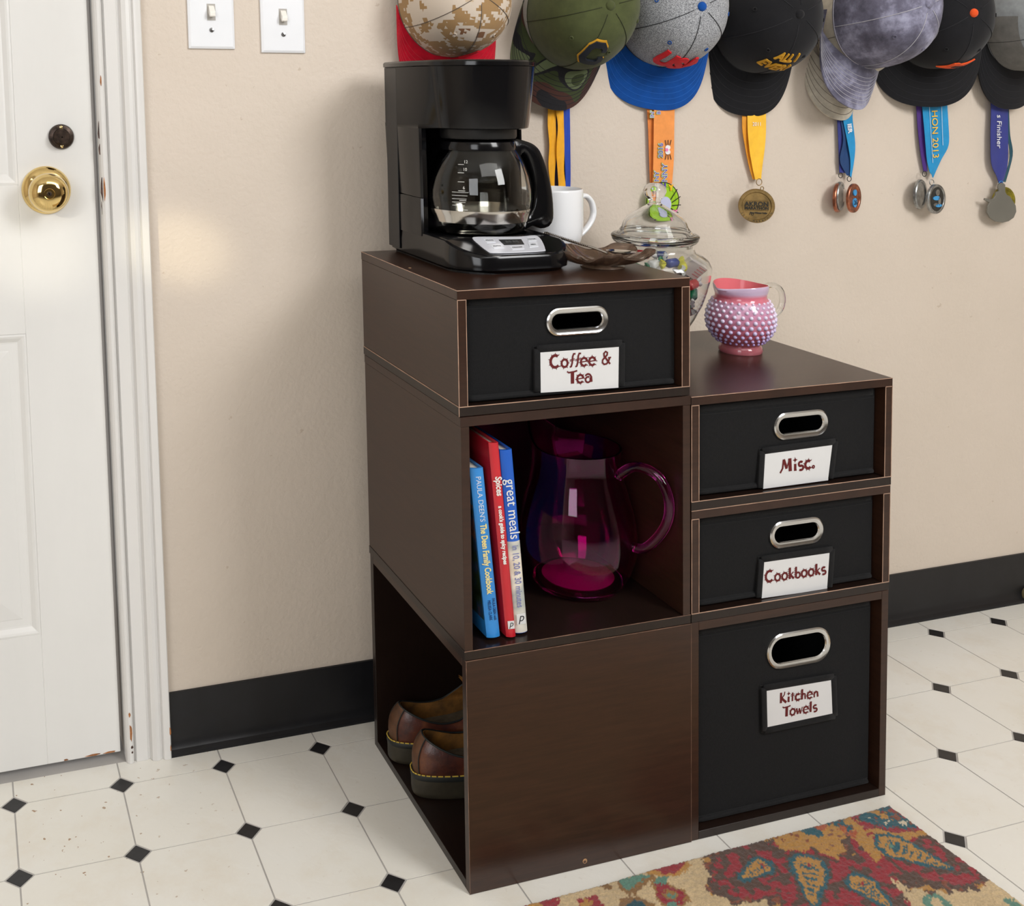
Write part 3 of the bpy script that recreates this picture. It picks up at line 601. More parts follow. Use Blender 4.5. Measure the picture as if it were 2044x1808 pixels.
T_=.0125
B().loft([hr_(0,-T_*.45),hr_(.04,-T_*.8),hr_(.16,-T_),hr_(.5,-T_*1.02),hr_(.84,-T_*.95),hr_(.97,-T_*.7),hr_(1,-T_*.3),hr_(1,T_*.3),hr_(.97,T_*.7),hr_(.84,T_*.95),hr_(.16,T_),hr_(.04,T_*.8),hr_(0,T_*.45)],True,(False,False),True).obj('handle',M['bplastic'],car,smooth=50)
GR=[(0.0408,0.8561)]
def carmark(h,ang,w,name='measure_mark'):
    r=np.interp(h,[z for _,z in op],[r for r,_ in op])+.0003
    pts=[(CX+r*math.cos(ang+w*(k-2)/4),CY+r*math.sin(ang+w*(k-2)/4),cz+h) for k in range(5)]
    return B().tube(pts,.0004,4).obj(name,M['white_ink'],car)
A0=math.radians(228)
for i,h in enumerate((.036,.049,.062,.074,.086,.097)): carmark(h,A0-.02*i,.13)
for h,tx in ((.0905,'10'),(.1005,'12'),(.066,'6')):
    r=np.interp(h,[z for _,z in op],[r for r,_ in op])+.0006; n=Vector((math.cos(A0),math.sin(A0),0)); text('lettering',tx,.006,M['white_ink'],car,(CX+n.x*r,CY+n.y*r,cz+h),(-n.y,n.x,0),(0,0,1),.0001)
for k in range(5):
    h=.060-.0045*k; r=np.interp(h,[z for _,z in op],[r for r,_ in op])+.0006
    a=A0+.02; B().tube([(CX+r*math.cos(a+u*.02-.25),CY+r*math.sin(a+u*.02-.25),cz+h) for u in range(0,17-k)],.0003,4).obj('printed_line',M['white_ink'],car)
# ------------------------------------------------------------------ mug
M['ceramic']=mat('white_ceramic',(238,239,241),.12,var=.005,coat=.4)
mug=thing('mug','plain white ceramic mug behind the coffee maker','mug',(.292,-.126,TZ))
mc=(.292,-.126,TZ+.0003)
mo=[(r*1.06,z*1.055) for r,z in [(.0005,.0015),(.024,.0015),(.0265,0),(.030,.0008),(.0345,.005),(.0392,.013),(.0415,.024),(.0425,.04),(.0428,.084),(.0424,.0865),(.0412,.087),(.0402,.0855),(.0398,.04),(.0388,.024),(.036,.013),(.030,.0065),(.0005,.005)]]
B().lathe(mo,mc,64).obj('mug_body',M['ceramic'],mug,smooth=60)
hp=[(.0435,.0735),(.053,.0775),(.064,.077),(.0735,.068),(.0775,.054),(.075,.042),(.067,.031),(.057,.022),(.0445,.0145)]
ha=math.radians(8)
B().tube([ (mc[0]+p.x*math.cos(ha),mc[1]+p.x*math.sin(ha),mc[2]+p.z) for p in smooth_path([(a,0,c) for a,c in hp],6)],[(.0042,.0062)]*49,12).obj('handle',M['ceramic'],mug,smooth=60)
# ------------------------------------------------------------------ leaf dish + spoon
M['smoke']=mat('smoky_brown_glass',(150,126,108),.08,trans=.75,ior=1.45,var=.12,vs=60)
dish=thing('leaf_dish','smoky brown leaf-shaped glass dish holding a spoon','dish',(.292,-.222,TZ))
DC=(.2690,-.299); NA=90
def leaf(a,k,top):
    lob=1+.11*math.cos(5*(a-.5))+.05*math.cos(11*a+1)+.02*math.cos(23*a)
    R_=.0590*lob; r=R_*k; z=.0012+.0160*(k**2.7)*(1+.30*math.sin(5*(a-.5)+.6)*k**3)+.0015*math.cos(15*a)*k**2
    z+=.0012*abs(math.sin(7.5*a))*k
    return (DC[0]+r*math.cos(a)*1.12,DC[1]+r*math.sin(a)*.92,TZ+.0003+z+(.0032 if top else 0))
ks=(.02,.15,.3,.45,.6,.75,.88,.96,1)
B().loft([[leaf(2*PI*j/NA,k,False) if k>.02 else (leaf(2*PI*j/NA,k,False)) for j in range(NA)] for k in ks]+[[leaf(2*PI*j/NA,k,True) for j in range(NA)] for k in ks[::-1]]).obj('leaf_bowl',M['smoke'],dish,smooth=45)
vb=B()
for q in range(5):
    a=.5+q*2*PI/5; vb=B().tube([tuple(Vector(leaf(a,k,True))+Vector((0,0,.0004))) for k in (.08,.25,.45,.65,.85,.95)],.0008,6); vb.obj('leaf_vein',M['smoke'],dish,smooth=True)
B().lathe([(.0005,.0001),(.030,.0001),(.0295,.0014),(.0005,.0014)],(DC[0],DC[1],TZ+.0001),32).obj('foot_ring',M['smoke'],dish,smooth=True)
M['spoonsteel']=mat('spoon_steel',(190,188,184),.15,1,var=.03)
spn=thing('spoon','metal spoon with beaded handle lying across the leaf dish','spoon',(.29,-.226,TZ+.01))
A1=Vector((.2180,-.232,TZ+.0400)); A2=Vector((.2690,-.312,TZ+.0200)); dv=(A2-A1)
path=[A1+dv*t for t in (0,.25,.5,.75,1)]; path[4]=A2; path[3]+=Vector((0,0,.001))
B().tube(smooth_path(path,8),[(.0016,.0036-.0014*i/32) for i in range(33)],10).obj('handle',M['spoonsteel'],spn,smooth=60)
bd=B()
for i in range(26):
    for s_ in (-1,1):
        p=A1+dv*(.02+i*.027); sd=dv.cross(Vector((0,0,1))).normalized()*(.0034-.0012*i/26)*s_; bd.sphere(tuple(p+sd+Vector((0,0,.0008))),.0011,6,4)
tag(bd.obj('handle_beading',M['bronze_dark'],spn,smooth=60),kind='stuff')
u=Vector((dv.x,dv.y,0)).normalized(); w_=Vector((-u.y,u.x,0)); BC=A2+u*.017+Vector((0,0,.0005))
rings=[]
for k,dz in ((.02,-.0045),(.35,-.0042),(.7,-.0025),(.92,-.0003),(1,.0008),(.95,.0012),(.7,-.0013),(.35,-.0032),(.02,-.0036)):
    rings.append([tuple(BC+u*(.021*k*math.cos(t)+.002)+w_*.0135*k*math.sin(t)*(1+.12*math.cos(t))+Vector((0,0,dz+.0035))) for t in [2*PI*j/36 for j in range(36)]])
B().loft(rings).obj('spoon_bowl',M['spoonsteel'],spn,smooth=60)
# ------------------------------------------------------------------ candy jar
JC=(.4557,-.15,.6131)
jar=thing('candy_jar','clear glass candy jar with domed lid between coffee maker and hobnail pitcher','jar',JC)
jo=[(.0005,.004),(.030,.0025),(.037,0),(.040,.003),(.036,.010),(.036,.014),(.047,.028),(.0595,.048),(.0705,.070),(.079,.095),(.0835,.118),(.0838,.128),(.079,.138),(.070,.145),(.0605,.150),(.0585,.156),(.0585,.166)]
ji=[(r-.0022,z) for r,z in jo[::-1][:-5]]+[(.030,.019),(.0005,.016)]
B().lathe(jo+ji,JC,72).obj('jar_body',M['glass'],jar,smooth=60)
lo=[(.0505,.158),(.0555,.158),(.0565,.1635),(.0620,.1645),(.0650,.1695),(.0630,.1755),(.056,.180),(.0495,.188),(.047,.196),(.0415,.204),(.030,.212),(.018,.219),(.0115,.223)]
li=[(.009,.2212),(.017,.2168),(.029,.2098),(.040,.202),(.0448,.195),(.0472,.187),(.0525,.178),(.0560,.1715),(.0545,.1695),(.0505,.168)]
ld=B().lathe(lo+li,JC,72,wrap=True).obj('jar_lid',M['glass'],jar,smooth=60)
B().tube([(JC[0]+.0605*math.cos(2*PI*j/72),JC[1]+.0605*math.sin(2*PI*j/72),JC[2]+.1735) for j in range(72)],[(.0042,.0058)]*72,12,closed=True).obj('rim_roll',M['glass'],ld,smooth=60)
B().lathe([(.0005,.2225),(.0105,.223),(.0085,.227),(.0105,.2315),(.0155,.237),(.0175,.244),(.0150,.251),(.008,.2555),(.0005,.2565)],JC,40).obj('finial',M['glass'],ld,smooth=60)
# wrapped sweets
def candy(loc,rot,c1,c2,label,L=.022,R_=.0075,kind=0):
    t=thing('wrapped_candy',label,'candy',loc,'wrapped sweets in the candy jar')
    Mx=Matrix.Translation(loc)@Matrix.Rotation(rot[0],4,'Z')@Matrix.Rotation(rot[1],4,'Y')
    def tr(b): b.v=[tuple(Mx@Vector(p)) for p in b.v]; return b
    m1=mat('wrapper_'+'_'.join(map(str,c1)),c1,.3,var=.05,vs=80); m2=mat('wrapper_'+'_'.join(map(str,c2)),c2,.3,var=.05,vs=80)
    tr(B().lathe([(.001,-L/2),(R_*.75,-L/2+.001),(R_,-L/2+.004),(R_,L/2-.004),(R_*.75,L/2-.001),(.001,L/2)],(0,0,0),14)).obj('wrapper',m1,t,smooth=50)
    for s_ in (-1,1):
        rr=[]
        for k in range(4):
            rad=(.0015,.005,.0075,.009)[k]; zz=s_*(L/2+(.0,.003,.006,.010)[k]); rr.append([(rad*math.cos(a)*1.0,rad*math.sin(a)*(.35+.25*math.sin(5*a)),zz) for a in [2*PI*j/16 for j in range(16)]])
        tr(B().loft(rr)).obj('twist',m2,t,smooth=50)
RD,GN,WH,BL,YL=(196,36,44),(20,128,88),(238,236,232),(60,78,150),(222,214,70)
cl=[((.046,-.030,.100),(.3,1.4),RD,WH,'red'),((.050,-.026,.085),(.9,.9),GN,WH,'green'),((.045,-.020,.071),(2.2,.5),GN,WH,'dark green'),((.036,-.022,.057),(.2,1.4),RD,RD,'plain red'),
 ((-.002,-.046,.138),(.1,1.5),BL,YL,'blue and yellow'),((-.030,-.040,.136),(.4,1.4),WH,GN,'white with green ends'),((.004,-.012,.146),(1.2,1.5),BL,WH,'blue with white ends'),((-.030,-.012,.148),(-.3,1.5),RD,WH,'red at the top'),
 ((.016,-.046,.132),(1.0,1.4),YL,WH,'yellow'),((0,.0,.118),(.5,1.5),WH,RD,'white with red ends'),((-.02,.02,.12),(2,1.3),GN,GN,'plain green'),((0,-.02,.09),(.7,1.5),RD,GN,'red with green ends'),((-.03,0,.09),(2.5,1.4),BL,BL,'plain blue'),((.01,.02,.086),(1.6,1.4),WH,WH,'plain white'),
 ((.01,-.01,.052),(.1,1.5),YL,RD,'yellow with red ends'),((-.015,.01,.05),(1.3,1.5),GN,WH,'low green'),((0,.0,.031),(2,1.5),RD,WH,'lowest red')]
for l_,r_,c1,c2,nm in cl: candy((JC[0]+l_[0],JC[1]+l_[1],JC[2]+l_[2]),r_,c1,c2,nm+' wrapped candy in the glass jar')
gp=thing('matchbook','white packet with barcode edge inside the candy jar','packet',(JC[0]+.04,JC[1]-.03,JC[2]+.125))
Mx=Matrix.Translation((JC[0]+.038,JC[1]-.036,JC[2]+.124))@Matrix.Rotation(.35,4,'Z')@Matrix.Rotation(.42,4,'Y')@Matrix.Rotation(.75,4,'X')
def trm(b): b.v=[tuple(Mx@Vector(p)) for p in b.v]; return b
trm(B().box(-.024,.024,-.0045,.0045,-.017,.017)).obj('packet_box',mat('packet_cream',(240,228,222),.5),gp,bevel=.0008)
for i in range(14): trm(B().box(-.019+i*.0026,-.0182+i*.0026+.0004*(i%3),-.0050,-.0044,-.0155,-.0085)).obj('barcode_bar',M['ink'],gp)
for i in range(4): trm(B().box(.004,.021,-.0050,-.0044,-.003+i*.005,-.0012+i*.005)).obj('printed_line',mat('pink_print',(222,150,150),.5),gp)
# ------------------------------------------------------------------ hobnail pitcher
s_=NT('cranberry_opal_glass'); tcn=s_.n('NewGeometry'); sp_=s_.n('SeparateXYZ'); s_.l(tcn.outputs['Position'],sp_.inputs[0])
mr=s_.n('MapRange'); mr.inputs['From Min'].default_value=.62; mr.inputs['From Max'].default_value=.73; s_.l(sp_.outputs[2],mr.inputs[0])
cr=s_.ramp(mr.outputs[0],[(0,(196,112,122)),(.25,(214,116,136)),(.50,(230,168,200)),(.64,(228,190,222)),(.68,(240,140,160)),(.74,(240,136,156)),(.79,(222,206,236)),(1,(226,212,240))])
s_.l(cr,s_.b.inputs['Base Color']); s_.b.inputs['Roughness'].default_value=.1; s_.b.inputs['Transmission Weight'].default_value=.35; s_.b.inputs['IOR'].default_value=1.4; s_.b.inputs['Coat Weight'].default_value=.3; M['opal']=s_.m
M['opalin']=mat('cranberry_glass_inner',(238,122,130),.15,trans=.2,ior=1.3)
s_=NT('opal_nub'); tcn=s_.n('NewGeometry'); sp_=s_.n('SeparateXYZ'); s_.l(tcn.outputs['Position'],sp_.inputs[0])
mr=s_.n('MapRange'); mr.inputs['From Min'].default_value=.625; mr.inputs['From Max'].default_value=.70; s_.l(sp_.outputs[2],mr.inputs[0])
s_.l(s_.ramp(mr.outputs[0],[(0,(166,138,200)),(.3,(206,192,232)),(.7,(232,222,242)),(1,(230,212,236))]),s_.b.inputs['Base Color']); s_.b.inputs['Roughness'].default_value=.12; s_.b.inputs['Coat Weight'].default_value=.4; M['nub']=s_.m
PC=([(0.5623,-0.2160)][0][0],[(0.5623,-0.2160)][0][1],.6131)
pit=thing('hobnail_pitcher','small pink opalescent hobnail glass pitcher on the right stack','pitcher',PC)
po=[(.0005,.002),(.026,.0015),(.0312,0),(.0325,.004),(.0305,.0095),(.0285,.012),(.033,.0155),(.0405,.024),(.047,.035),(.0495,.048),(.0488,.06),(.0455,.072),(.0405,.081),(.0375,.0855)]
rim=[(.0375,.0855),(.0380,.090),(.0398,.096),(.0405,.1015),(.0395,.1035)]
def pring(r,z,k=0):
    out=[]
    for j in range(72):
        a=2*PI*j/72; d=(a-math.radians(196)+PI)%(2*PI)-PI; sp=math.exp(-(d/.33)**2)*k
        rr=r*(1+.30*sp); out.append((PC[0]+rr*math.cos(a),PC[1]+rr*math.sin(a),PC[2]+z+k*.0015*math.sin(2*(a-1.0))-.004*sp*0+k*.006*max(0,math.cos(a-math.radians(100)))*.35))
    return out
rr=[pring(r,z) for r,z in po]+[pring(r,z,k) for (r,z),k in zip(rim[1:],(.25,.6,1,1))]
B().loft(rr,True,(True,False)).obj('pitcher_body',M['opal'],pit,smooth=60)
inn=[pring(rim[-1][0]-.001,.1037,1),pring(.0380,.1015,1),pring(.0372,.096,.6),pring(.0358,.090,.25),pring(.0350,.0855),pring(.036,.08),pring(.042,.071),pring(.0462,.06),pring(.0470,.048),pring(.0445,.036),pring(.038,.025),pring(.030,.0175),pring(.0005,.015)]
B().loft([pring(rim[-1][0],.1035,1)]+inn,True,(False,True)).obj('pitcher_lining',M['opalin'],pit,smooth=60)
hm_=B().sphere((0,0,0),1,10,7).mesh('hobnail'); hm_.polygons.foreach_set('use_smooth',[True]*len(hm_.polygons)); hm_.materials.append(M['nub'])
nr=26; rows=[(.0175,.0022),(.0235,.0027),(.0300,.0031),(.0372,.0034),(.0450,.0035),(.0528,.0035),(.0606,.0032),(.0678,.0029),(.0742,.0026),(.0800,.0022)]
hz=[z for _,z in po]; hrr=[r for r,_ in po]
for q,(z,rad) in enumerate(rows):
    r=np.interp(z,hz,hrr)
    for j in range(nr):
        a=2*PI*(j+.5*(q%2))/nr; o=bpy.data.objects.new('hobnail',hm_); COL.objects.link(o); o.parent=pit
        o.location=(PC[0]+(r+.0003)*math.cos(a),PC[1]+(r+.0003)*math.sin(a),PC[2]+z); o.scale=(rad*.95,)*3
ha=math.radians(-2); hq=smooth_path([(.034,0,.090),(.046,0,.0985),(.060,0,.0995),(.0715,0,.091),(.0755,0,.077),(.072,0,.063),(.062,0,.053),(.0515,0,.0455),(.0475,0,.038)],6)
B().tube([(PC[0]+p.x*math.cos(ha),PC[1]+p.x*math.sin(ha),PC[2]+p.z) for p in hq],[(.0042,.0055)]*len(hq),14).obj('clear_handle',M['glass'],pit,smooth=60)
# ------------------------------------------------------------------ books
M['pages']=mat('page_block',(216,210,196),.8,var=.08,vs=30,bump=(700,.4,.0004,1,(1,1,.01)))
def book(label,bl,br,tl,tr,y,depth,yaw,colF,m,name='cookbook',spine_round=.002):
    """spine corners (x,z) on plane y; the covers run back from it"""
    t=thing(name,label,'book',(bl[0],y,bl[1]),'cookbooks leaning in the middle cube')
    d=Vector((math.sin(yaw),math.cos(yaw),0))
    q=[Vector((p[0],y,p[1])) for p in (bl,br,tr,tl)]
    xd=(q[1]-q[0]).normalized(); upv=(q[3]-q[0]).normalized(); W_=(q[1]-q[0]).length
    q[2]=q[3]+xd*W_
    def pt(a,h,e): return q[0]+xd*a+upv*h+d*e
    Ht=(q[3]-q[0]).length
    cov=B()
    prof=[(0,.0035),(.0,.0018),(W_*.12,.0004),(W_*.3,-.0006),(W_*.5,-.0010),(W_*.7,-.0006),(W_*.88,.0004),(W_,.0018),(W_,.0035)]
    outer=prof[:]; path=[(0,depth)]+prof+[(W_,depth)]; th=.0022
    inner=[(W_-th,depth)]+[(W_-th,.004),(W_*.5,.002),(th,.004)]+[(th,depth)]
    poly=path+inner
    cov.loft([[tuple(pt(a,0,e)) for a,e in poly],[tuple(pt(a,Ht,e)) for a,e in poly]])
    c=cov.obj('cover',m,t,smooth=30)
    pp=[(th+.0003,.005),(W_*.5,.0035),(W_-th-.0003,.005),(W_-th-.0003,depth-.004),(th+.0003,depth-.004)]
    B().loft([[tuple(pt(a,.003,e)) for a,e in pp],[tuple(pt(a,Ht-.0035,e)) for a,e in pp]]).obj('page_block',M['pages'],t)
    return t,c,pt,W_,Ht,xd,upv,d
M['b_blue']=mat('book_blue_jacket',(44,132,205),.28,var=.04,vs=10,coat=.2); M['b_red']=mat('book_red_jacket',(190,32,44),.3,var=.05,vs=10,coat=.2); M['b_royal']=mat('book_royal_jacket',(10,88,190),.28,var=.04,coat=.2)
M['cream']=mat('cream_print',(232,214,140),.5); M['silverp']=mat('pale_print',(205,214,226),.5); M['navyp']=mat('dark_blue_print',(28,60,110),.5); M['lilac']=mat('lilac_print',(120,124,178),.5)
BK=[(0.0385,0.3238),(0.0569,0.3233),(0.0185,0.5445),(0.0349,0.5457)]
t,c,pt,W_,Ht,xd,up_,d_=book('blue cookbook leaning leftmost in the middle cube',*[BK[i] for i in (0,1,2,3)],-.396,.19,.0,None,M['b_blue'])
def spine(txt,size,m,par,pt,a,h0,xd,up_,fit=None,dy=-.0013,**k):
    o=pt(a,h0,dy)
    v,f=text_geo(txt,size,.0003,align='LEFT',**k)
    w=max(p[0] for p in v); s=1 if fit is None else fit/w
    return B().add([tuple(o-up_*p[0]*s+xd*p[1]+xd.cross(up_)*p[2]) for p in v],f).obj('lettering',m,par)
spine("PAULA DEEN'S",.0098,M['silverp'],c,pt,W_*.5,Ht*.955,xd,up_,fit=Ht*.265)
spine("The Deen Family Cookbook",.0122,M['cream'],c,pt,W_*.5,Ht*.675,xd,up_,off=.0003,fit=Ht*.415)
spine("PAULA DEEN with",.0055,M['navyp'],c,pt,W_*.72,Ht*.235,xd,up_,fit=Ht*.13); spine("MELISSA CLARK",.006,M['navyp'],c,pt,W_*.38,Ht*.225,xd,up_,fit=Ht*.12)
# photo on the front cover of the blue book: seen at a glancing angle, green and blue figures
def coverpatch(pt,h0,h1,e0,e1,m,par,off=-.0003): 
    q=[pt(off,h0,e0),pt(off,h0,e1),pt(off,h1,e1),pt(off,h1,e0)]; q2=[p+Vector((-.0003,0,0)) for p in q]
    return B().loft([[tuple(p) for p in q],[tuple(p) for p in q2]]).obj('cover_photo',m,par)
s_=NT('cover_photo'); s_.l(s_.ramp(s_.noise(26,5,.6),[(.3,(18,26,16)),(.45,(48,66,40)),(.52,(46,74,108)),(.6,(128,86,60)),(.7,(24,30,42))]),s_.b.inputs['Base Color']); s_.b.inputs['Roughness'].default_value=.3
coverpatch(pt,Ht*.1,Ht*.78,.004,.18,s_.m,c)
BK=[(0.0649,0.3215),(0.0783,0.3207),(0.0443,0.5752),(0.0553,0.5760)]
t,c,pt,W_,Ht,xd,up_,d_=book('red spice cookbook between the two blue-spined books',*[BK[i] for i in (0,1,2,3)],-.3975,.215,-.0,None,M['b_red'])
spine("Spices",.0125,M['white_ink'],c,pt,W_*.56,Ht*.83,xd,up_,off=.0003,fit=Ht*.098); spine("a cook's guide to spicy recipes",.0078,M['white_ink'],c,pt,W_*.5,Ht*.68,xd,up_,off=.0003,fit=Ht*.30)
def dlogo(par,pt,W_,h0,w,a0,xd,up_):
    q=[pt(a0,h0,-.0014),pt(a0+w,h0,-.0014),pt(a0+w,h0+w*1.15,-.0014),pt(a0,h0+w*1.15,-.0014)]
    o=B().loft([[tuple(p) for p in q],[tuple(p+Vector((0,-.0002,0))) for p in q]]).obj('logo_box',M['card'],par)
    text('lettering','p',w*1.25,M['ink'],par,pt(a0+w*.5,h0+w*.72,-.0018),xd,up_,.0001,shear=.3)
dlogo(c,pt,W_,Ht*.045,W_*.68,W_*.18,xd,up_)
BK=[(0.0805,0.3213),(0.0976,0.3214),(0.0620,0.5621),(0.0802,0.5638)]
t,c,pt,W_,Ht,xd,up_,d_=book('blue and white spined meals cookbook, nearest the pink pitcher',*[BK[i] for i in (0,1,2,3)],-.392,.20,-.0,None,M['b_royal'])
s_=NT('pale_food_print'); s_.l(s_.ramp(s_.noise(11,3,.6),[(.3,(196,206,194)),(.45,(222,216,204)),(.55,(170,176,172)),(.65,(230,222,206)),(.75,(188,172,146))]),s_.b.inputs['Base Color']); s_.b.inputs['Roughness'].default_value=.3
q0,q1=.0,Ht*.505
B().loft([[tuple(pt(a,h,e)) for a,e in [(-.0003,.0035),(-.0003,.0017),(W_*.12,.0001),(W_*.3,-.0009),(W_*.5,-.0013),(W_*.7,-.0009),(W_*.88,.0001),(W_+.0003,.0017),(W_+.0003,.10),(W_+.0001,.10),(W_*.5,.001),(0,.0036)]] for h in (.0006,q1)]).obj('spine_photo',s_.m,c,smooth=30)
spine("great meals",.0200,M['white_ink'],c,pt,W_*.55,Ht*.845,xd,up_,fit=Ht*.325,dy=-.0014); spine("in 10, 20 & 30 minutes",.0125,M['lilac'],c,pt,W_*.5,Ht*.485,xd,up_,fit=Ht*.34,dy=-.0017)
dlogo(c,pt,W_,Ht*.05,W_*.72,W_*.14,xd,up_)
# ------------------------------------------------------------------ pink glass pitcher
M['pink']=mat('magenta_glass',(255,84,205),.02,trans=1,ior=1.38)
PP=(.2335,-.287,.3190)
pp=thing('glass_pitcher','large transparent magenta glass pitcher beside the cookbooks','pitcher',PP)
go=[(r*1.075 if r>.03 else r,z) for r,z in [(.0005,.003),(.042,.003),(.047,.0),(.054,.003),(.0605,.012),(.069,.030),(.0750,.052),(.0760,.072),(.0742,.095),(.0695,.118),(.0630,.142),(.0570,.162),(.0545,.178),(.0555,.192),(.0565,.200)]]
gi=[(r-.0028,z) for r,z in go[::-1][:-4]]+[(.0535,.014),(.040,.011),(.0005,.0115)]
def gring(r,z):
    out=[]
    for j in range(80):
        a=2*PI*j/80; d=(a-math.radians(125)+PI)%(2*PI)-PI; k=max(0,(z-.15)/.05); e_=math.exp(-(d/.55)**2); out.append((PP[0]+r*(1+.16*k*e_)*math.cos(a),PP[1]+r*(1+.16*k*e_)*math.sin(a),PP[2]+z+.034*k*e_))
    return out
B().loft([gring(r,z) for r,z in go+gi]).obj('pitcher_body',M['pink'],pp,smooth=60)
B().lathe([(.0005,.0118),(.049,.0143),(.0500,.0160),(.0485,.0172),(.0005,.0148)],PP,56).obj('base_glow_disc',mat('magenta_base_glow',(226,10,180),.08,trans=.72,ior=1.4),pp,smooth=60)  # added inner disc, coloured to imitate the magenta glow at the bottom
hq=[(x,z) for x,z in [(0.0649,0.4882),(0.0797,0.5053),(0.0991,0.5067),(0.1161,0.4988),(0.1275,0.4795),(0.1302,0.4562),(0.1248,0.4344),(0.1111,0.4116),(0.0953,0.3957),(0.0820,0.3943)]]
hq[0]=(.0590,hq[0][1]); hq[-1]=(.0795,hq[-1][1])
hc_,hs_=math.cos(-.96),math.sin(-.96)
B().tube([(PP[0]+p.x*hc_,PP[1]+p.x*hs_,p.z) for p in smooth_path([(x,0,z) for x,z in hq],5)],[(.0066,.0066)]*46,14).obj('handle',M['pink'],pp,smooth=60)
# ------------------------------------------------------------------ shoes
s_=NT('brown_leather'); s_.l(s_.ramp(s_.noise(26,5,.65),[(.3,(46,26,28)),(.5,(86,44,32)),(.62,(114,66,40)),(.75,(74,40,34))]),s_.b.inputs['Base Color']); s_.b.inputs['Roughness'].default_value=.35; s_.bump(s_.noise(260,3,.6),.35,.0008); M['leather']=s_.m
M['leather2']=mat('tan_leather_panel',(92,60,38),.5,var=.2,vs=60,bump=(260,.3,.0007)); M['lining']=mat('suede_lining',(122,82,34),.85,var=.3,vs=30,bump=(300,.4,.0008)); M['sole']=mat('dark_rubber_sole',(54,49,38),.5,var=.15,vs=40); M['welt']=mat('dark_welt',(34,36,35),.5,var=.1); M['stitch']=mat('yellow_stitching',(206,176,72),.6); M['insole']=mat('grey_insole',(92,82,66),.8,var=.2,vs=50)
def shoe(label,hx,hy,ang,mirror=1):
    t=thing('leather_shoe',label,'shoe',(hx,hy,.0125),'pair of brown leather shoes')
    L_=.285
    def outline(k=1.0,n=64,off=0):
        pts=[]
        for j in range(n):
            a=2*PI*j/n                      # 0 = toe
            u=.5+.5*math.cos(a)             # 1 toe .. 0 heel
            x=u*L_
            w=(.0365+.0135*math.exp(-((u-.70)/.24)**2)-.004*math.exp(-((u-.38)/.12)**2))
            s=math.sin(a); y=w*(abs(s)**.72)*(1 if s>0 else -1)
            y+=mirror*.008*math.sin(PI*u)
            pts.append((x,y,u))
        return pts
    O=outline()
    ca,sa=math.cos(ang),math.sin(ang)
    def W(x,y,z): return (hx+x*ca-y*sa,hy+x*sa+y*ca,.0125+z)
    def ring(k,z,dx=0,zf=None): 
        out=[]
        for x,y,u in O:
            cx=L_/2; X_=cx+(x-cx)*(1-(1-k)*.35)+dx; zz=z if zf is None else zf(u); out.append(W(X_,y*k,zz))
        return out
    B().loft([ring(.93,.0003),ring(.99,.003),ring(1.0,.008),ring(1.0,.022),ring(1.005,.0265)]).obj('sole',M['sole'],t,smooth=40)
    B().loft([ring(1.005,.0265),ring(1.02,.0275),ring(1.02,.0325),ring(.99,.0345)]).obj('welt',M['welt'],t,smooth=40)
    n=len(O)
    for j in range(n):
        x,y,u=O[j]; 
        if u>.62: continue
        x2,y2,_=O[(j+1)%n]; 
        if _>.62: continue
        a_=Vector(W(L_/2+(x-L_/2)*1.004,y*1.0,.0350)); b_=Vector(W(L_/2+(x2-L_/2)*1.004,y2*1.0,.0350)); 
        B().tube([a_.lerp(b_,.12),a_.lerp(b_,.88)],.0009,5).obj('welt_stitch',M['stitch'],t)
    # upper: from welt to the collar, collar opening covers the rear 58 %
    def coll(j):
        x,y,u=O[j]; a=2*PI*j/n
        uc=.5+.5*math.cos(a); X_=.018+uc*.150; wy=.031*(abs(math.sin(a))**.8)*(1 if math.sin(a)>0 else -1)
        z=.083-.022*math.sin(PI*min(uc*1.15,1))+.030*max(0,uc-.55)
        return (X_,wy+mirror*.004,z)
    rings=[]
    for s_ in (0,.12,.28,.45,.62,.78,.9,1.0):
        r=[]
        for j in range(n):
            x,y,u=O[j]; cx_,cy_,cz_=coll(j)
            bx=L_/2+(x-L_/2)*.975; by=y*.965
            e=s_; bul=math.sin(PI*s_)*.007*(1-.3*u)
            X_=bx+(cx_-bx)*(e**1.25 if u<.5 else e); Y_=by*(1+.10*math.sin(PI*s_)) +(cy_-by)*e**1.5; Z_=.034+(cz_-.034)*(e**(.72 if u<.55 else .62))
            r.append(W(X_-(bul if u<.3 else 0)*.6,Y_,Z_))
        rings.append(r)
    B().loft(rings,True,(False,False)).obj('upper',M['leather'],t,smooth=50)
    # heel panel and its seam
    idx=[j for j in range(n) if O[j][2]<.028]
    hp=B().loft([[tuple(Vector(rings[i][j])+ (Vector(rings[i][j])-Vector(W(.07,0,.06))).normalized()*.0012) for j in idx] for i in range(len(rings))],False,(False,False)); hp.obj('heel_panel',M['leather2'],t,smooth=50)
    for e in (idx[0],idx[-1]):
        B().tube([tuple(Vector(rings[i][e])+(Vector(rings[i][e])-Vector(W(.07,0,.06))).normalized()*.0014) for i in range(len(rings))],.0009,5).obj('seam',M['welt'],t)
    inner=[rings[-1],[tuple(Vector(p)+(Vector(W(.09,0,.06))-Vector(p)).normalized()*.003) for p in rings[-1]]]
    for k,z in ((.86,.060),(.86,.045),(.84,.037)):
        inner.append([W(L_/2+(x-L_/2)*.9,y*k,z) if u<.6 else W(.6*L_+(x-.6*L_)*.6,y*k*.9,z) for x,y,u in O])
    B().loft(inner,True,(False,False)).obj('lining',M['lining'],t,smooth=60)
    B().loft([[W(L_/2+(x-L_/2)*.9,y*.86,.0375) for x,y,u in O],[W(L_/2+(x-L_/2)*.9,y*.86,.039) for x,y,u in O]]).obj('insole',M['insole'],t)
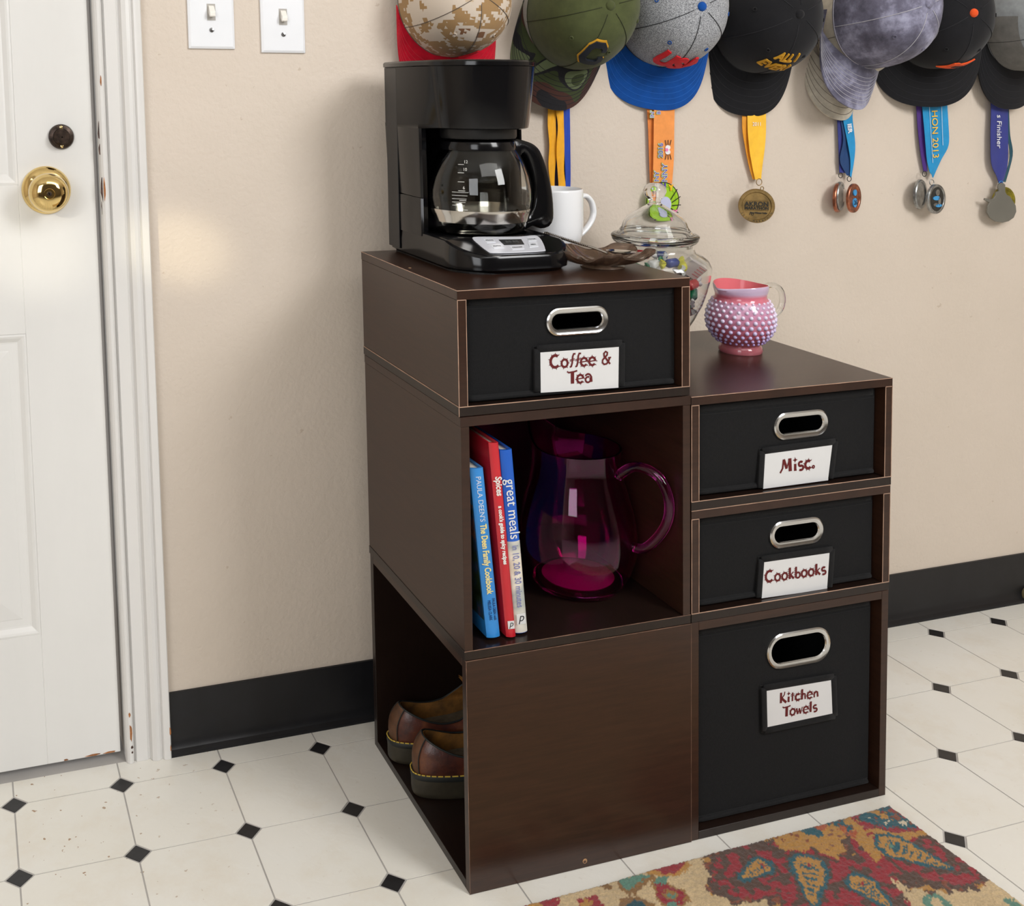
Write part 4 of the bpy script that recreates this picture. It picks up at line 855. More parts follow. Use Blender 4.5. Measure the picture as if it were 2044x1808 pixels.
    B().tube([rings[-1][j] for j in range(n)],.0016,6,closed=True).obj('collar_edge',M['welt'],t,smooth=True)
    # tongue and laces further in
    tg=[[W(.150+.035*k,(-.022+.0055*i)+mirror*.004,.088-.016*k+.006*math.cos((i-4)/4*1.3)) for i in range(9)] for k in (-.75,-.3,.2,.7,1)]
    B().loft(tg+[[ (a,b_,c-.003) for a,b_,c in r] for r in tg[::-1]],True).obj('tongue',M['lining'],t,smooth=60)
    for k in range(3):
        B().tube([W(.166+.016*k,y_,.090-.008*k+.004*math.cos(y_*60)) for y_ in (-.024,-.012,0,.012,.024)],.0017,6).obj('lace',M['stitch'],t,smooth=True)
    return t
shoe('brown leather shoe nearer the viewer in the bottom left cube',.0040,-.216,-.17,1)
shoe('brown leather shoe behind the other one in the bottom left cube',.0015,-.134,.0,-1)

# ------------------------------------------------------------------ caps on the wall
def fab(name,stops=None,c=None,scale=9,detail=3,rough=.5,bumpy=1400,snap=None,dist=0,interp='CONSTANT',speck=None):
    s=NT(name); b=s.b; b.inputs['Roughness'].default_value=.9; b.inputs['Sheen Weight'].default_value=.12; b.inputs['Specular IOR Level'].default_value=.2
    if stops:
        n=s.n('TexNoise'); n.inputs['Scale'].default_value=scale; n.inputs['Detail'].default_value=detail; n.inputs['Roughness'].default_value=rough; n.inputs['Distortion'].default_value=dist
        v=s.tc.outputs['Object']
        if snap:
            m=s.n('VectorMath'); m.operation='SNAP'; m.inputs[1].default_value=(snap,)*3; s.l(v,m.inputs[0]); v=m.outputs[0]
        s.l(v,n.inputs['Vector']); s.l(s.ramp(n.outputs['Fac'],stops,interp),b.inputs['Base Color'])
    elif speck: s.l(s.ramp(s.noise(700,2,.6),[(.4,speck[0]),(.6,speck[1])]),b.inputs['Base Color'])
    else: s.l(s.ramp(s.noise(60,3,.6),[(.3,tuple(x*.93 for x in c)),(.7,tuple(min(255,x*1.07) for x in c))]),b.inputs['Base Color'])
    s.bump(s.noise(bumpy,1,.5),.4,.0004); return s.m
K={}
K['desert']=fab('desert_digital_camo',[(0,(196,176,150)),(.40,(206,192,176)),(.50,(160,128,88)),(.555,(206,192,176)),(.60,(126,88,60)),(.66,(206,190,172))],scale=11,detail=4,rough=.55,snap=.0042)
K['red']=fab('red_cloth',c=(196,18,44)); K['olive']=fab('olive_cloth',c=(72,78,46)); K['wood_camo']=fab('woodland_camo',[(0,(34,33,36)),(.41,(70,44,38)),(.50,(58,66,40)),(.585,(34,33,36)),(.62,(96,106,76)),(.68,(58,66,40))],scale=10,detail=1,dist=.9)
K['heather']=fab('heather_grey',speck=((110,112,116),(176,178,182))); K['blue']=fab('royal_blue_cloth',c=(12,72,148)); K['black']=fab('black_cloth',c=(24,24,27)); K['beige']=fab('beige_cloth',c=(192,184,168))
K['tie']=fab('grey_tie_dye',[(.3,(62,60,72)),(.48,(104,102,120)),(.6,(150,150,172)),(.75,(178,180,200))],scale=17,detail=7,rough=.65,interp='LINEAR')
K['orange']=fab('orange_embroidery',c=(226,84,34)); K['gold']=fab('gold_embroidery',c=(198,146,34)); K['navy']=fab('navy_embroidery',c=(26,30,38)); K['redemb']=fab('red_embroidery',c=(206,30,40)); K['grey']=fab('light_grey_cloth',c=(146,150,152)); K['grey2']=fab('grey_cloth_band',c=(118,116,112)); K['wine']=fab('wine_red_embroidery',c=(150,26,48))
K['bthr']=mat('dark_seam_thread',(40,40,44),.9); K['lthr']=mat('pale_seam_thread',(178,176,184),.9); K['othr']=mat('olive_seam_thread',(48,52,30),.9); K['dthr']=mat('brown_seam_thread',(104,92,82),.9); K['rthr']=mat('red_seam_thread',(206,50,66),.9); K['blthr']=mat('blue_seam_thread',(34,100,186),.9)
def cap(label,cx,cz,rot,tilt,mc,mb,mbtn,thr,bthr,a=.082,bb=.094,Hc=.118,brimL=.072,brimW=.083,curl=.012,y0=-.012,boxy=.55,eyelet=None,mback=None,rows=5,yaw=0,btn=True):
    """a baseball cap hanging with its crown towards the room and the brim pointing down"""
    t=thing('baseball_cap',label,'cap',(cx,y0,cz),'caps hanging in a row on the wall')
    rot,tilt,yaw=map(math.radians,(rot,tilt,yaw))
    F0=Vector((math.sin(rot),0,-math.cos(rot))); U0=Vector((math.sin(yaw),-math.cos(yaw),0))
    F0=(F0-U0*F0.dot(U0)).normalized()
    U=(U0*math.cos(tilt)-F0*math.sin(tilt)).normalized(); F=(F0*math.cos(tilt)+U0*math.sin(tilt)).normalized(); Sd=F.cross(U).normalized()
    O=Vector((cx,y0,cz))+ (U0*0)
    O=O-U*0
    def P(x,y,z): return tuple(O+Sd*x+F*y+U*z)
    def crown(phi,t_,off=0):
        th=t_*PI/2; rho=abs(math.cos(th))**.72; z=Hc*abs(math.sin(th))**1.08
        front=max(0,math.cos(phi)); rho2=rho*(1+.05*front*math.sin(2*th)); z+=.006*front*math.sin(2*th)
        dent=.0025*noise.noise(Vector((phi*1.1+cx*9,t_*2.2,cx*31)))
        k=rho2+off/.09+dent/.09
        return ((a*math.sin(phi))*k,(bb*math.cos(phi))*k-.012*math.sin(th)*0,z+off*math.sin(th))
    n=72; ts=[i/16 for i in range(16)]+[.975,.995]
    rings=[[P(*crown(2*PI*j/n,t_)) for j in range(n)] for t_ in ts]
    B().loft([[P(*(Vector(crown(2*PI*j/n,0))*.985)) for j in range(n)]]+rings,True,(False,True)).obj('crown',mc,t,smooth=60)
    sm=B()
    for q in range(6):
        ph=PI/3*q+(0 if True else 0)
        B().tube([P(*crown(ph,i/20,.0004)) for i in range(0,20)],.0006,5).obj('seam',thr,t,smooth=True)
    B().tube([P(*crown(2*PI*j/60,.02,.0005)) for j in range(60)],.0006,5,closed=True).obj('seam',thr,t)
    if btn:
        bc=Vector(P(0,0,Hc)); b=B(); pr=[(.0005,.004),(.004,.0036),(.007,.0018),(.0078,-.0005),(.006,-.002)]
        b.loft([[tuple(bc+Sd*r*math.cos(2*PI*j/20)+F*r*math.sin(2*PI*j/20)+U*h) for j in range(20)] for r,h in pr[::-1]]).obj('top_button',mbtn,t,smooth=60)
    for q in range(6):
        ph=PI/6+PI/3*q; t_=.56; c=Vector(P(*crown(ph,t_,.0006))); e1=(Vector(P(*crown(ph+.03,t_)))-Vector(P(*crown(ph-.03,t_)))).normalized(); e2=(Vector(P(*crown(ph,t_+.02)))-Vector(P(*crown(ph,t_-.02)))).normalized()
        B().tube([tuple(c+e1*.0028*math.cos(2*PI*k/12)+e2*.0028*math.sin(2*PI*k/12)) for k in range(12)],.0009,5,closed=True).obj('eyelet',eyelet or mc,t,smooth=True)
    # brim
    phm=math.radians(80); rows_=[]; nu=44
    yb=bb*math.cos(phm)
    def brim(u,v):
        ph=u*phm; I=Vector((a*math.sin(ph)*.985,bb*math.cos(ph)*.985,0))
        w=u*PI/2; ox=brimW*math.copysign(abs(math.sin(w))**.85,u); oy=yb-.006+(bb+brimL-yb+.006)*abs(math.cos(w))**boxy
        Q=I.lerp(Vector((ox,oy,0)),v); 
        z=.004-curl*(Q.x/brimW)**2-.010*v*v*.4
        return (Q.x,Q.y,z)
    vs=[0,.1,.25,.4,.55,.7,.82,.92,.98,1.0]
    top=[[P(*brim(-1+2*j/nu,v)) for j in range(nu+1)] for v in vs]
    bot=[[tuple(Vector(p)-U*.0028) for p in r] for r in top[::-1]]
    B().loft(top+bot,False,(False,False),True).obj('brim',mb,t,smooth=50)
    st_=B()
    for k in range(rows):
        v=.25+.62*k/max(1,rows-1)
        B().tube([tuple(Vector(P(*brim(-.94+1.88*j/40,v)))+U*.0002) for j in range(41)],.00045,4).obj('brim_stitching',bthr,t)
    def onc(name,v,f,m,ph0,t0,s=1,rot2=0,off=.0016):
        cr,sr=math.cos(rot2),math.sin(rot2); out=[]
        for x,y,z in v:
            x,y=x*cr-y*sr,x*sr+y*cr
            out.append(P(*crown(ph0-x*s/a,t0+y*s/(Hc*1.25),off+z)))
        return B().add(out,f).obj(name,m,t)
    return t,onc,P,crown
def capxy(px): return px
def emb(onc,txt,size,m,ph0,t0,sx=1,rot2=0,shear=0,off=.0006,o2=.0016,name='lettering'):
    v,f=text_geo(txt,size,.002,shear=shear,off=off); 
    bm=bmesh.new(); vs=[bm.verts.new((p[0]*sx,p[1],p[2])) for p in v]
    for q in f:
        try: bm.faces.new([vs[i] for i in q])
        except ValueError: pass
    bmesh.ops.triangulate(bm,faces=bm.faces); bmesh.ops.subdivide_edges(bm,edges=[e for e in bm.edges if e.calc_length()>.006],cuts=2,use_grid_fill=True)
    bm.verts.ensure_lookup_table(); v=[tuple(p.co) for p in bm.verts]; f=[tuple(p.index for p in q.verts) for q in bm.faces]; bm.free()
    return onc(name,v,f,m,ph0,t0,1,rot2,o2)
CP=[(0.1730,1.1502),(0.3903,1.1398),(0.5665,1.1458),(0.7524,1.1383),(0.9400,1.1443),(0.9579,1.1270),(1.1214,1.1485),(1.3232,1.1456)]
# 1 desert camo with red brim
t,onc,P,cr_=cap('desert digital camouflage cap with red brim above the coffee maker',*CP[0],0,0,K['desert'],K['red'],K['red'],K['dthr'],K['rthr'],a=.086,bb=.088,Hc=.115,brimW=.084,curl=.006,boxy=.45,rows=6,y0=-.02)
emb(onc,'A',.030,K['redemb'],-.18,.24,1.2,0,.3,.001)
# 2 olive cap, woodland brim, navy C
t,onc,P,cr_=cap('olive green cap with navy letter C and woodland camouflage brim',*CP[1],-20,-1,K['olive'],K['wood_camo'],K['olive'],K['othr'],K['bthr'],a=.084,bb=.096,brimW=.080,brimL=.07,curl=.024,boxy=.6,rows=7,y0=-.036,yaw=-6)
Cs=[(-.022,-.012),(-.022,.012),(-.012,.022),(.014,.022),(.022,.014),(.022,.006),(.012,.006),(.012,.011),(.008,.013),(-.006,.013),(-.011,.008),(-.011,-.008),(-.006,-.013),(.008,-.013),(.012,-.011),(.012,-.006),(.022,-.006),(.022,-.014),(.014,-.022),(-.012,-.022)]
def polyemb(onc,pts,m,ph0,t0,s=1,rot2=0,h=.002,name='embroidered_letter',o2=.0012):
    bm=bmesh.new(); vs=[bm.verts.new((x,y,0)) for x,y in pts]; fc=bm.faces.new(vs); r=bmesh.ops.extrude_face_region(bm,geom=[fc]); 
    for g in r['geom']:
        if isinstance(g,bmesh.types.BMVert): g.co.z=h
    bmesh.ops.triangulate(bm,faces=bm.faces); bmesh.ops.subdivide_edges(bm,edges=[e for e in bm.edges if e.calc_length()>.006],cuts=3,use_grid_fill=True)
    bm.verts.index_update(); v=[tuple(p.co) for p in bm.verts]; f=[tuple(p.index for p in q.verts) for q in bm.faces]; bm.free()
    return onc(name,v,f,m,ph0,t0,s,rot2,o2)
polyemb(onc,[(x*1.12,y*1.12) for x,y in Cs],K['gold'],-.14,.56,1,0,.0012); polyemb(onc,Cs,K['navy'],-.14,.56,1,0,.003)
# 3 grey with blue brim, red letters
t,onc,P,cr_=cap('heather grey cap with red letters and flat royal blue brim',*CP[2],-9,-2,K['heather'],K['blue'],K['blue'],K['bthr'],K['blthr'],a=.086,bb=.096,brimW=.094,brimL=.072,curl=.006,boxy=.42,rows=6,y0=-.02,yaw=-7,eyelet=K['blue'])
emb(onc,'USA',.050,K['redemb'],-.04,.34,.85,0,0,.003,.0014)
# 4 black, gold letters
t,onc,P,cr_=cap('plain black cap with small gold words ALL EVER',*CP[3],-7,-2,K['black'],K['black'],K['black'],K['bthr'],K['bthr'],a=.086,bb=.096,brimW=.086,brimL=.076,curl=.012,boxy=.55,rows=5,y0=-.02,yaw=-7)
emb(onc,'ALL I',.023,K['gold'],-.02,.58,1,0,.2,.0006); emb(onc,'EVER?',.023,K['gold'],.08,.41,1,0,.2,.0006)
# 6 black with orange
t,onc,P,cr_=cap('black cap with orange top button and orange front emblem',*CP[6],-2,-2,K['black'],K['black'],K['orange'],K['bthr'],K['bthr'],a=.083,bb=.096,brimW=.108,brimL=.070,curl=.010,boxy=.5,rows=5,y0=-.034,yaw=-11,Hc=.104)
polyemb(onc,[(-.030,-.012),(-.018,-.002),(-.012,.008),(-.004,.010),(.004,.007),(.030,.010),(.033,.006),(.016,-.004),(.0,-.008),(-.014,-.010)],K['orange'],-.10,.37,1,0,.002,'embroidered_emblem')
polyemb(onc,[(-.010,-.003),(-.006,.002),(.002,.002),(.012,.0),(.002,-.004)],K['navy'],-.10,.37,1,0,.0025,'embroidered_emblem')
# 8 rightmost
t,onc,P,cr_=cap('light grey cap with wine red emblem and black brim at the right edge',*CP[7],-2,-2,K['grey'],K['black'],K['grey'],K['bthr'],K['bthr'],a=.078,bb=.094,brimW=.08,brimL=.074,curl=.008,boxy=.6,rows=5,y0=-.031)
polyemb(onc,[(-.014,-.004),(-.006,.006),(.004,.010),(.016,.006),(.02,-.006),(.006,-.012),(-.008,-.010)],K['wine'],.02,.26,1,0,.002,'embroidered_emblem')
B().loft([[P(*cr_(-PI/2+PI*j/30,t_,.0008)) for j in range(31)] for t_ in (.02,.1,.2,.3,.36)],False,(False,False)).obj('lower_band',K['grey2'],t,smooth=60)
# 5b beige, behind the tie-dye one
t,onc,P,cr_=cap('plain beige cap mostly hidden behind the grey tie-dyed cap',*CP[5],-15,6,K['beige'],K['beige'],K['beige'],K['dthr'],K['dthr'],a=.076,bb=.094,Hc=.10,brimW=.070,brimL=.078,curl=.026,boxy=.7,rows=5,y0=-.008)
# 5 tie dye
t,onc,P,cr_=cap('grey and lilac tie-dyed cap with pale stitched curved brim',*CP[4],-17,4,K['tie'],K['tie'],K['tie'],K['lthr'],K['lthr'],a=.082,bb=.096,brimW=.066,brimL=.074,curl=.028,boxy=.62,rows=8,y0=-.075,yaw=0)
# ------------------------------------------------------------------ medals
def ribbon(name,pts_l,pts_r,m,par,y,dy=None,th=.0006,wav=.0008):
    """cloth strip between two edge lines of (x,z), hanging y in front of the wall"""
    n=len(pts_l); f=[];b=[]
    L=smooth_path([(x,0,z) for x,z in pts_l],5); R_=smooth_path([(x,0,z) for x,z in pts_r],5); mm=len(L); rings=[]
    for i in range(mm):
        row=[]; yy=y if dy is None else y+dy*(i/(mm-1))
        for k in range(7):
            p=L[i].lerp(R_[i],k/6); row.append((p.x,yy+wav*math.sin(k*1.1+i*.35),p.z))
        rings.append(row)
    back=[[(x,yy+th,z) for x,yy,z in r] for r in rings[::-1]]
    return B().loft(rings+back,False,(False,False),True).obj(name,m,par,smooth=40)
def rib(c,nm): return mat(nm,c,.6,var=.04,vs=60,bump=(900,.3,.0003,1,(1,1,.2)),sheen=.2)
RB=dict(yel=rib((248,176,24),'yellow_ribbon'),blu=rib((20,66,176),'blue_ribbon'),nav=rib((30,22,66),'navy_ribbon'),org=rib((238,150,74),'orange_ribbon'),org2=rib((222,128,56),'orange_ribbon_back'),yel2=rib((250,192,52),'gold_ribbon'),yel3=rib((226,150,30),'gold_ribbon_fold'),
 teal=rib((18,140,196),'bright_blue_ribbon'),dnav=rib((18,60,110),'dark_blue_ribbon'),pur=rib((70,34,120),'purple_ribbon'),ind=rib((44,52,128),'indigo_ribbon'),dtl=rib((20,70,84),'dark_teal_ribbon'))
def mdisc(name,c,r,th,m,par,sx=1,nrm=(0,-1,0),rimr=.0018):
    c=Vector(c); nrm=Vector(nrm).normalized(); up=Vector((0,0,1)); e1=nrm.cross(up).normalized(); e2=e1.cross(nrm)
    pr=[(.0005,th*.25),(r*.78,th*.25),(r*.82,th*.5),(r-rimr*.6,th*.5),(r,th*.25),(r,-th*.4),(r-rimr*.6,-th*.5),(.0005,-th*.5)]
    return B().loft([[tuple(c+e1*a*math.cos(2*PI*j/48)+e2*a*math.sin(2*PI*j/48)+nrm*h) for j in range(48)] for a,h in pr]).obj(name,m,par,smooth=35),c,e1,e2,nrm
def mring(c,r,m,par,tr=.0007,ax='y'):
    return B().tube([(c[0]+r*math.cos(2*PI*j/20),c[1]+(r*math.sin(2*PI*j/20) if ax=='z' else 0),c[2]+(0 if ax=='z' else r*math.sin(2*PI*j/20))) for j in range(20)],tr,6,closed=True).obj('ring',m,par,smooth=True)
MT=dict(br=mat('antique_brass_metal',(150,124,78),.42,.7,var=.15,vs=70),si=mat('pewter_metal',(150,152,152),.32,.9,var=.25,vs=90),co=mat('copper_metal',(164,104,80),.35,.9,var=.25,vs=90),pl=mat('dull_grey_metal',(128,126,118),.5,.5,var=.04),gd=mat('yellow_green_metal',(150,140,50),.4,.7,var=.2,vs=90),
 dk=mat('dark_enamel',(52,52,50),.4,.4),be=mat('blue_enamel',(60,150,210),.3),lime=mat('lime_enamel',(160,204,44),.35),lil=mat('lilac_enamel',(196,200,226),.4),pk=mat('pink_enamel',(236,130,180),.4),yl=mat('yellow_enamel',(244,186,40),.4),vi=mat('violet_enamel',(92,64,170),.4),wh=mat('white_enamel',(236,236,238),.4))
WB='hung below the caps on the wall'
G='finisher medals hanging below the caps'
# a: yellow and blue ribbons, behind the mug
t=thing('medal','yellow and blue medal ribbons hanging behind the white mug','medal',(.355,-.01,.9),G)
E1=[(0.3491,1.0028),(0.3516,0.9825),(0.3504,0.9540),(0.3527,0.9213),(0.3514,0.8885),(0.3556,0.8514),(0.3590,0.8225)]; E2=[(0.3657,1.0028),(0.3673,0.9825),(0.3651,0.9539),(0.3665,0.9129),(0.3633,0.8801),(0.3621,0.8513),(0.3636,0.8223)]
ribbon('ribbon_strip',E1,E2,RB['yel'],t,-.010)
E1=[(0.3624,1.0029),(0.3631,0.9826),(0.3665,0.9540),(0.3633,0.9132),(0.3657,0.8803),(0.3672,0.8515),(0.3632,0.8228)]; E2=[(0.3781,1.0029),(0.3779,0.9825),(0.3776,0.9539),(0.3780,0.9130),(0.3777,0.8801),(0.3802,0.8512),(0.3743,0.8224)]
ribbon('ribbon_strip',E1,E2,RB['yel'],t,-.014)
E1=[(0.3637,1.0028),(0.3651,0.9620),(0.3636,0.9128),(0.3619,0.8510),(0.3644,0.8220)]; E2=[(0.3859,1.0029),(0.3854,0.9619),(0.3849,0.9125),(0.3843,0.8505),(0.3812,0.8215)]
ribbon('ribbon_strip',E1,E2,RB['nav'],t,-.006)
E1=[(0.3773,1.0029),(0.3796,0.9620),(0.3810,0.9127),(0.3822,0.8507),(0.3772,0.8218)]; E2=[(0.3921,1.0029),(0.3926,0.9619),(0.3921,0.9125),(0.3915,0.8505),(0.3884,0.8215)]
ribbon('ribbon_strip',E1,E2,RB['blu'],t,-.009)
mc_=[(0.3703,0.7977)][0]
mdisc('medal_disc',(mc_[0],-.012,mc_[1]),.028,.004,MT['br'],t)
# b: orange lanyard with green enamel medal
t=thing('medal','orange ribbon medal with lime green disc behind the candy jar lid','medal',(.563,-.012,.8),G)
E1=[(0.5393,1.0031),(0.5402,0.9822),(0.5421,0.9443),(0.5438,0.8937),(0.5457,0.8538)]; E2=[(0.5530,1.0031),(0.5529,0.9821),(0.5528,0.9442),(0.5527,0.8935),(0.5526,0.8536)]
ribbon('ribbon_strip',E1,E2,RB['org2'],t,-.007,wav=.0004)
E1=[(0.5497,1.0031),(0.5506,0.9822),(0.5495,0.9443),(0.5484,0.8937),(0.5472,0.8539)]; E2=[(0.5900,1.0032),(0.5910,0.9821),(0.5899,0.9440),(0.5889,0.8930),(0.5858,0.8530)]
rb=ribbon('ribbon_strip',E1,E2,RB['org'],t,-.012,wav=.0004)
def onwall(txt,size,m,par,uv,y,xd,yd,**k): return text('lettering',txt,size,m,par,(uv[0],y,uv[1]),xd,yd,.0003,**k)
TP=[(0.5624,0.9106),(0.5762,0.9104),(0.5544,0.8667),(0.5702,0.8723),(0.5586,0.9738),(0.5459,0.9713),(0.5612,0.8385),(0.5791,0.8338),(0.5980,0.8375),(0.5661,0.8213),(0.5465,0.8643)]
dn=(-.02,0,-1); rt_=(1,0,-.02)
M['gglow']=mat('green_outline_print',(150,190,90),.6)
for tx,i,sz,m_ in (('2016',0,.0125,'silverp'),('NY',2,.013,'wh'),('NNY',3,.0145,'wh'),("IN'",5,.010,'wh'),('B',4,.010,'wh')):
    mm_=M.get(m_) or MT[m_]
    onwall(tx,sz,M['gglow'],rb,TP[i],-.01335,(0.02,0,1),(-1,0,.02),off=.0011); onwall(tx,sz,mm_,rb,TP[i],-.0137,(0.02,0,1),(-1,0,.02),off=.0005); onwall(tx,sz*.98,MT['vi'],rb,TP[i],-.0140,(0.02,0,1),(-1,0,.02))
# whisker print: dark strokes with a white and pink nose
wx,wz=[(0.5762,0.9112)][0]
for s_ in (-1,1):
    for k in (-1,0,1): B().tube([(wx+.0008+k*.0035,-.0134,wz+s_*.0075),(wx+.001+k*.0058,-.0134,wz+s_*.0165)],.0006,5).obj('whisker_print',M['ink'],rb)
    B().prism([(wx+.005*math.cos(a),wz+s_*.0038+.0042*math.sin(a)) for a in [2*PI*j/16 for j in range(16)]],-.0134,-.0137,'y').obj('nose_print',MT['wh'],rb)
B().prism([(wx-.0062,wz),(wx-.002,wz+.0036),(wx+.0012,wz),(wx-.002,wz-.0036)],-.0137,-.0141,'y').obj('nose_print',MT['pk'],rb)
gc=[(0.5648,0.8248)][0]
dd,c,e1,e2,nn=mdisc('medal_disc',(gc[0],-.014,gc[1]),.0315,.004,MT['lime'],t)
B().tube([(gc[0]+.0315*math.cos(2*PI*j/48),-.0155,gc[1]+.0315*math.sin(2*PI*j/48)) for j in range(48)],.0009,6,closed=True).obj('rim',MT['dk'],dd)
B().prism([(gc[0]+.004+.0115*math.cos(a),gc[1]-.006+.0135*math.sin(a)) for a in [2*PI*j/24 for j in range(24)]],-.0152,-.0172,'y').obj('enamel_patch',MT['lil'],dd)
for k in range(4):
    a=math.radians(42-26*k); B().tube([(gc[0]+.006+.012*math.cos(a),-.0166,gc[1]-.006+.012*math.sin(a)),(gc[0]+.035*math.cos(a*.9),-.0166,gc[1]+.035*math.sin(a*.9)-.002)],.0008,6).obj('enamel_spoke',MT['dk'],dd)
for tx,m_,dx,dz in (('N','vi',.000,.025),('Y','yl',.015,.022),('N','pk',-.013,.021),('Y','pk',.023,-.021)): text('lettering',tx,.0125,MT[m_],dd,(gc[0]+dx,-.0168,gc[1]+dz),(1,0,0),(0,0,1),.0012,off=.0008)
# c: yellow ribbon, bronze disc with raised words
t=thing('medal','bronze round medal on a yellow ribbon, lettered Akron Marathon','medal',(.76,-.012,.8),G)
E1=[(0.7293,0.9904),(0.7305,0.9705),(0.7306,0.9411),(0.7370,0.9079),(0.7445,0.8816),(0.7530,0.8569)]; E2=[(0.7460,0.9904),(0.7471,0.9705),(0.7494,0.9409),(0.7527,0.9077),(0.7560,0.8814),(0.7615,0.8567)]
ribbon('ribbon_strip',E1,E2,RB['yel3'],t,-.009)
E1=[(0.7381,0.9904),(0.7382,0.9705),(0.7384,0.9385),(0.7417,0.9080),(0.7481,0.8817),(0.7546,0.8570)]; E2=[(0.7768,0.9904),(0.7769,0.9704),(0.7761,0.9407),(0.7732,0.9075),(0.7702,0.8813),(0.7672,0.8568)]
rb=ribbon('ribbon_strip',E1,E2,RB['yel2'],t,-.013)
TP=[(0.7557,0.9532),(0.7584,0.8528),(0.7564,0.8415),(0.7566,0.8107)]
onwall('2011',.0095,MT['wh'],rb,TP[0],-.0152,(1,0,0),(0,0,1)); 
BZ_=[(0.7385,0.8135)][0]; mring((TP[1][0],-.018,TP[1][1]),.0058,MT['br'],t); mring((TP[2][0],-.028,TP[2][1]+.001),.0032,MT['br'],t,.0008)
dd,c,e1,e2,nn=mdisc('medal_disc',(BZ_[0],-.036,BZ_[1]),.0295,.006,MT['br'],t,nrm=(-.55,-.835,0))
e1=-e1
def fc(a,b_,h): return tuple(c+e1*a+Vector((0,0,b_))+nn*h)
for tx,sz,dz in (('AKRON',.0125,.0035),('MARATHON',.0078,-.0045),('Time Warner Cable',.0038,-.0135)): text('lettering',tx,sz*.88,MT['dk'],dd,fc(.003 if sz<.005 else 0,dz*.88,.0022),e1,(0,0,1),.0014,off=.00025)
for dz in (.0098,-.0005,-.0088): B().tube([fc(-.0185,dz*.88,.0018),fc(.0185,dz*.88,.0018)],.0004,5).obj('raised_line',MT['br'],dd)
B().tube([fc(-.0075+.0042*k/14*math.cos(k*.7),-.0145+.0036*k/14*math.sin(k*.7),.0018) for k in range(15)],.0005,5).obj('swirl_mark',MT['dk'],dd)
for i,ch in enumerate('2011 MARATHON'):
    if ch==' ': continue
    a=math.radians(208+i*10.4); ca_,sa_=math.cos(a),math.sin(a); text('lettering',ch,.0046,MT['dk'],dd,fc(ca_*.0265,sa_*.0265,.0030),e1*-sa_+Vector((0,0,ca_)),e1*-ca_+Vector((0,0,-sa_)),.0008)
# d: blue ribbons, copper medals seen nearly edge on
t=thing('medal','pair of copper medals turned edge-on under blue ribbons','medal',(.955,-.012,.8),G)
E1=[(0.9348,0.9814),(0.9352,0.9590),(0.9368,0.9231),(0.9384,0.8871),(0.9410,0.8645)]; E2=[(0.9482,0.9813),(0.9485,0.9589),(0.9512,0.9230),(0.9540,0.8869),(0.9588,0.8642)]
ribbon('ribbon_strip',E1,E2,RB['ind'],t,-.008)
E1=[(0.9374,0.9814),(0.9399,0.9590),(0.9449,0.9231),(0.9377,0.8873),(0.9548,0.8599)]; E2=[(0.9529,0.9814),(0.9533,0.9590),(0.9595,0.9185),(0.9633,0.8868),(0.9615,0.8579)]
ribbon('ribbon_strip',E1,E2,RB['dnav'],t,-.011)
E1=[(0.9400,0.9814),(0.9425,0.9591),(0.9508,0.9232),(0.9581,0.8870),(0.9585,0.8581)]; E2=[(0.9633,0.9814),(0.9636,0.9590),(0.9687,0.9185),(0.9670,0.8869),(0.9619,0.8544)]
rb=ribbon('ribbon_strip',E1,E2,RB['teal'],t,-.014)
TP=[(0.9542,0.9447),(0.9376,0.8605),(0.9567,0.8538),(0.9338,0.8200),(0.9538,0.8204),(0.9426,0.8225)]
onwall('IER',.0125,MT['wh'],rb,TP[0],-.0162,(.15,0,-1),(1,0,.15),off=.0004)
for q in (1,2): mring((TP[q][0],-.014,TP[q][1]),.0045,MT['dk'],t)
for q,yy,m_,en in ((5,-.008,'si',None),(3,-.012,'co',None),(4,-.028,'co','be')):
    dd,c,e1,e2,nn=mdisc('medal_disc',(TP[q][0],yy,TP[q][1]),.0262,.0055,MT[m_],t,nrm=(.55,-.83,0) if q!=4 else (.40,-.92,0))
    if en:
        for dx,dz,w,h in ((0,.010,.009,.008),(0,-.008,.011,.012)):
            cc=c+nn*.0024+Vector((0,0,dz)); B().loft([[tuple(cc+e1*w*.7*math.cos(2*PI*j/16)+e2*h*.7*math.sin(2*PI*j/16)+nn*hh) for j in range(16)] for hh in (-.001,.0008)]).obj('enamel_patch',MT['be'],dd)
        text('lettering','26',.012,MT['dk'],dd,tuple(c+nn*.0036+Vector((0,0,-.008))),tuple(e1*-1),(0,0,1),.0004)
# e: teal ribbon 2013, two pewter medals
t=thing('medal','two pewter medals under a bright blue ribbon printed 2013','medal',(1.145,-.012,.8),G)
E1=[(1.1117,0.9994),(1.1145,0.9810),(1.1177,0.9396),(1.1232,0.9026),(1.1336,0.8625)]; E2=[(1.1281,0.9994),(1.1297,0.9810),(1.1330,0.9395),(1.1374,0.9024),(1.1430,0.8633)]
ribbon('ribbon_strip',E1,E2,RB['pur'],t,-.008)
E1=[(1.1215,0.9994),(1.1231,0.9811),(1.1262,0.9489),(1.1306,0.9120),(1.1359,0.8841),(1.1436,0.8608)]; E2=[(1.1805,0.9994),(1.1821,0.9809),(1.1841,0.9485),(1.1851,0.9113),(1.1691,0.8836),(1.1509,0.8513)]
rb=ribbon('ribbon_strip',E1,E2,RB['teal'],t,-.013)
TP=[(1.1504,0.9322),(1.1362,0.9811),(1.1309,0.8593),(1.1442,0.8433),(1.1212,0.8215),(1.1437,0.8135),(1.1484,0.9626),(1.1534,0.9025)]
onwall('HON 2013',.0195,RB['yel2'],rb,TP[0],-.0152,(.06,0,-1),(1,0,.06))
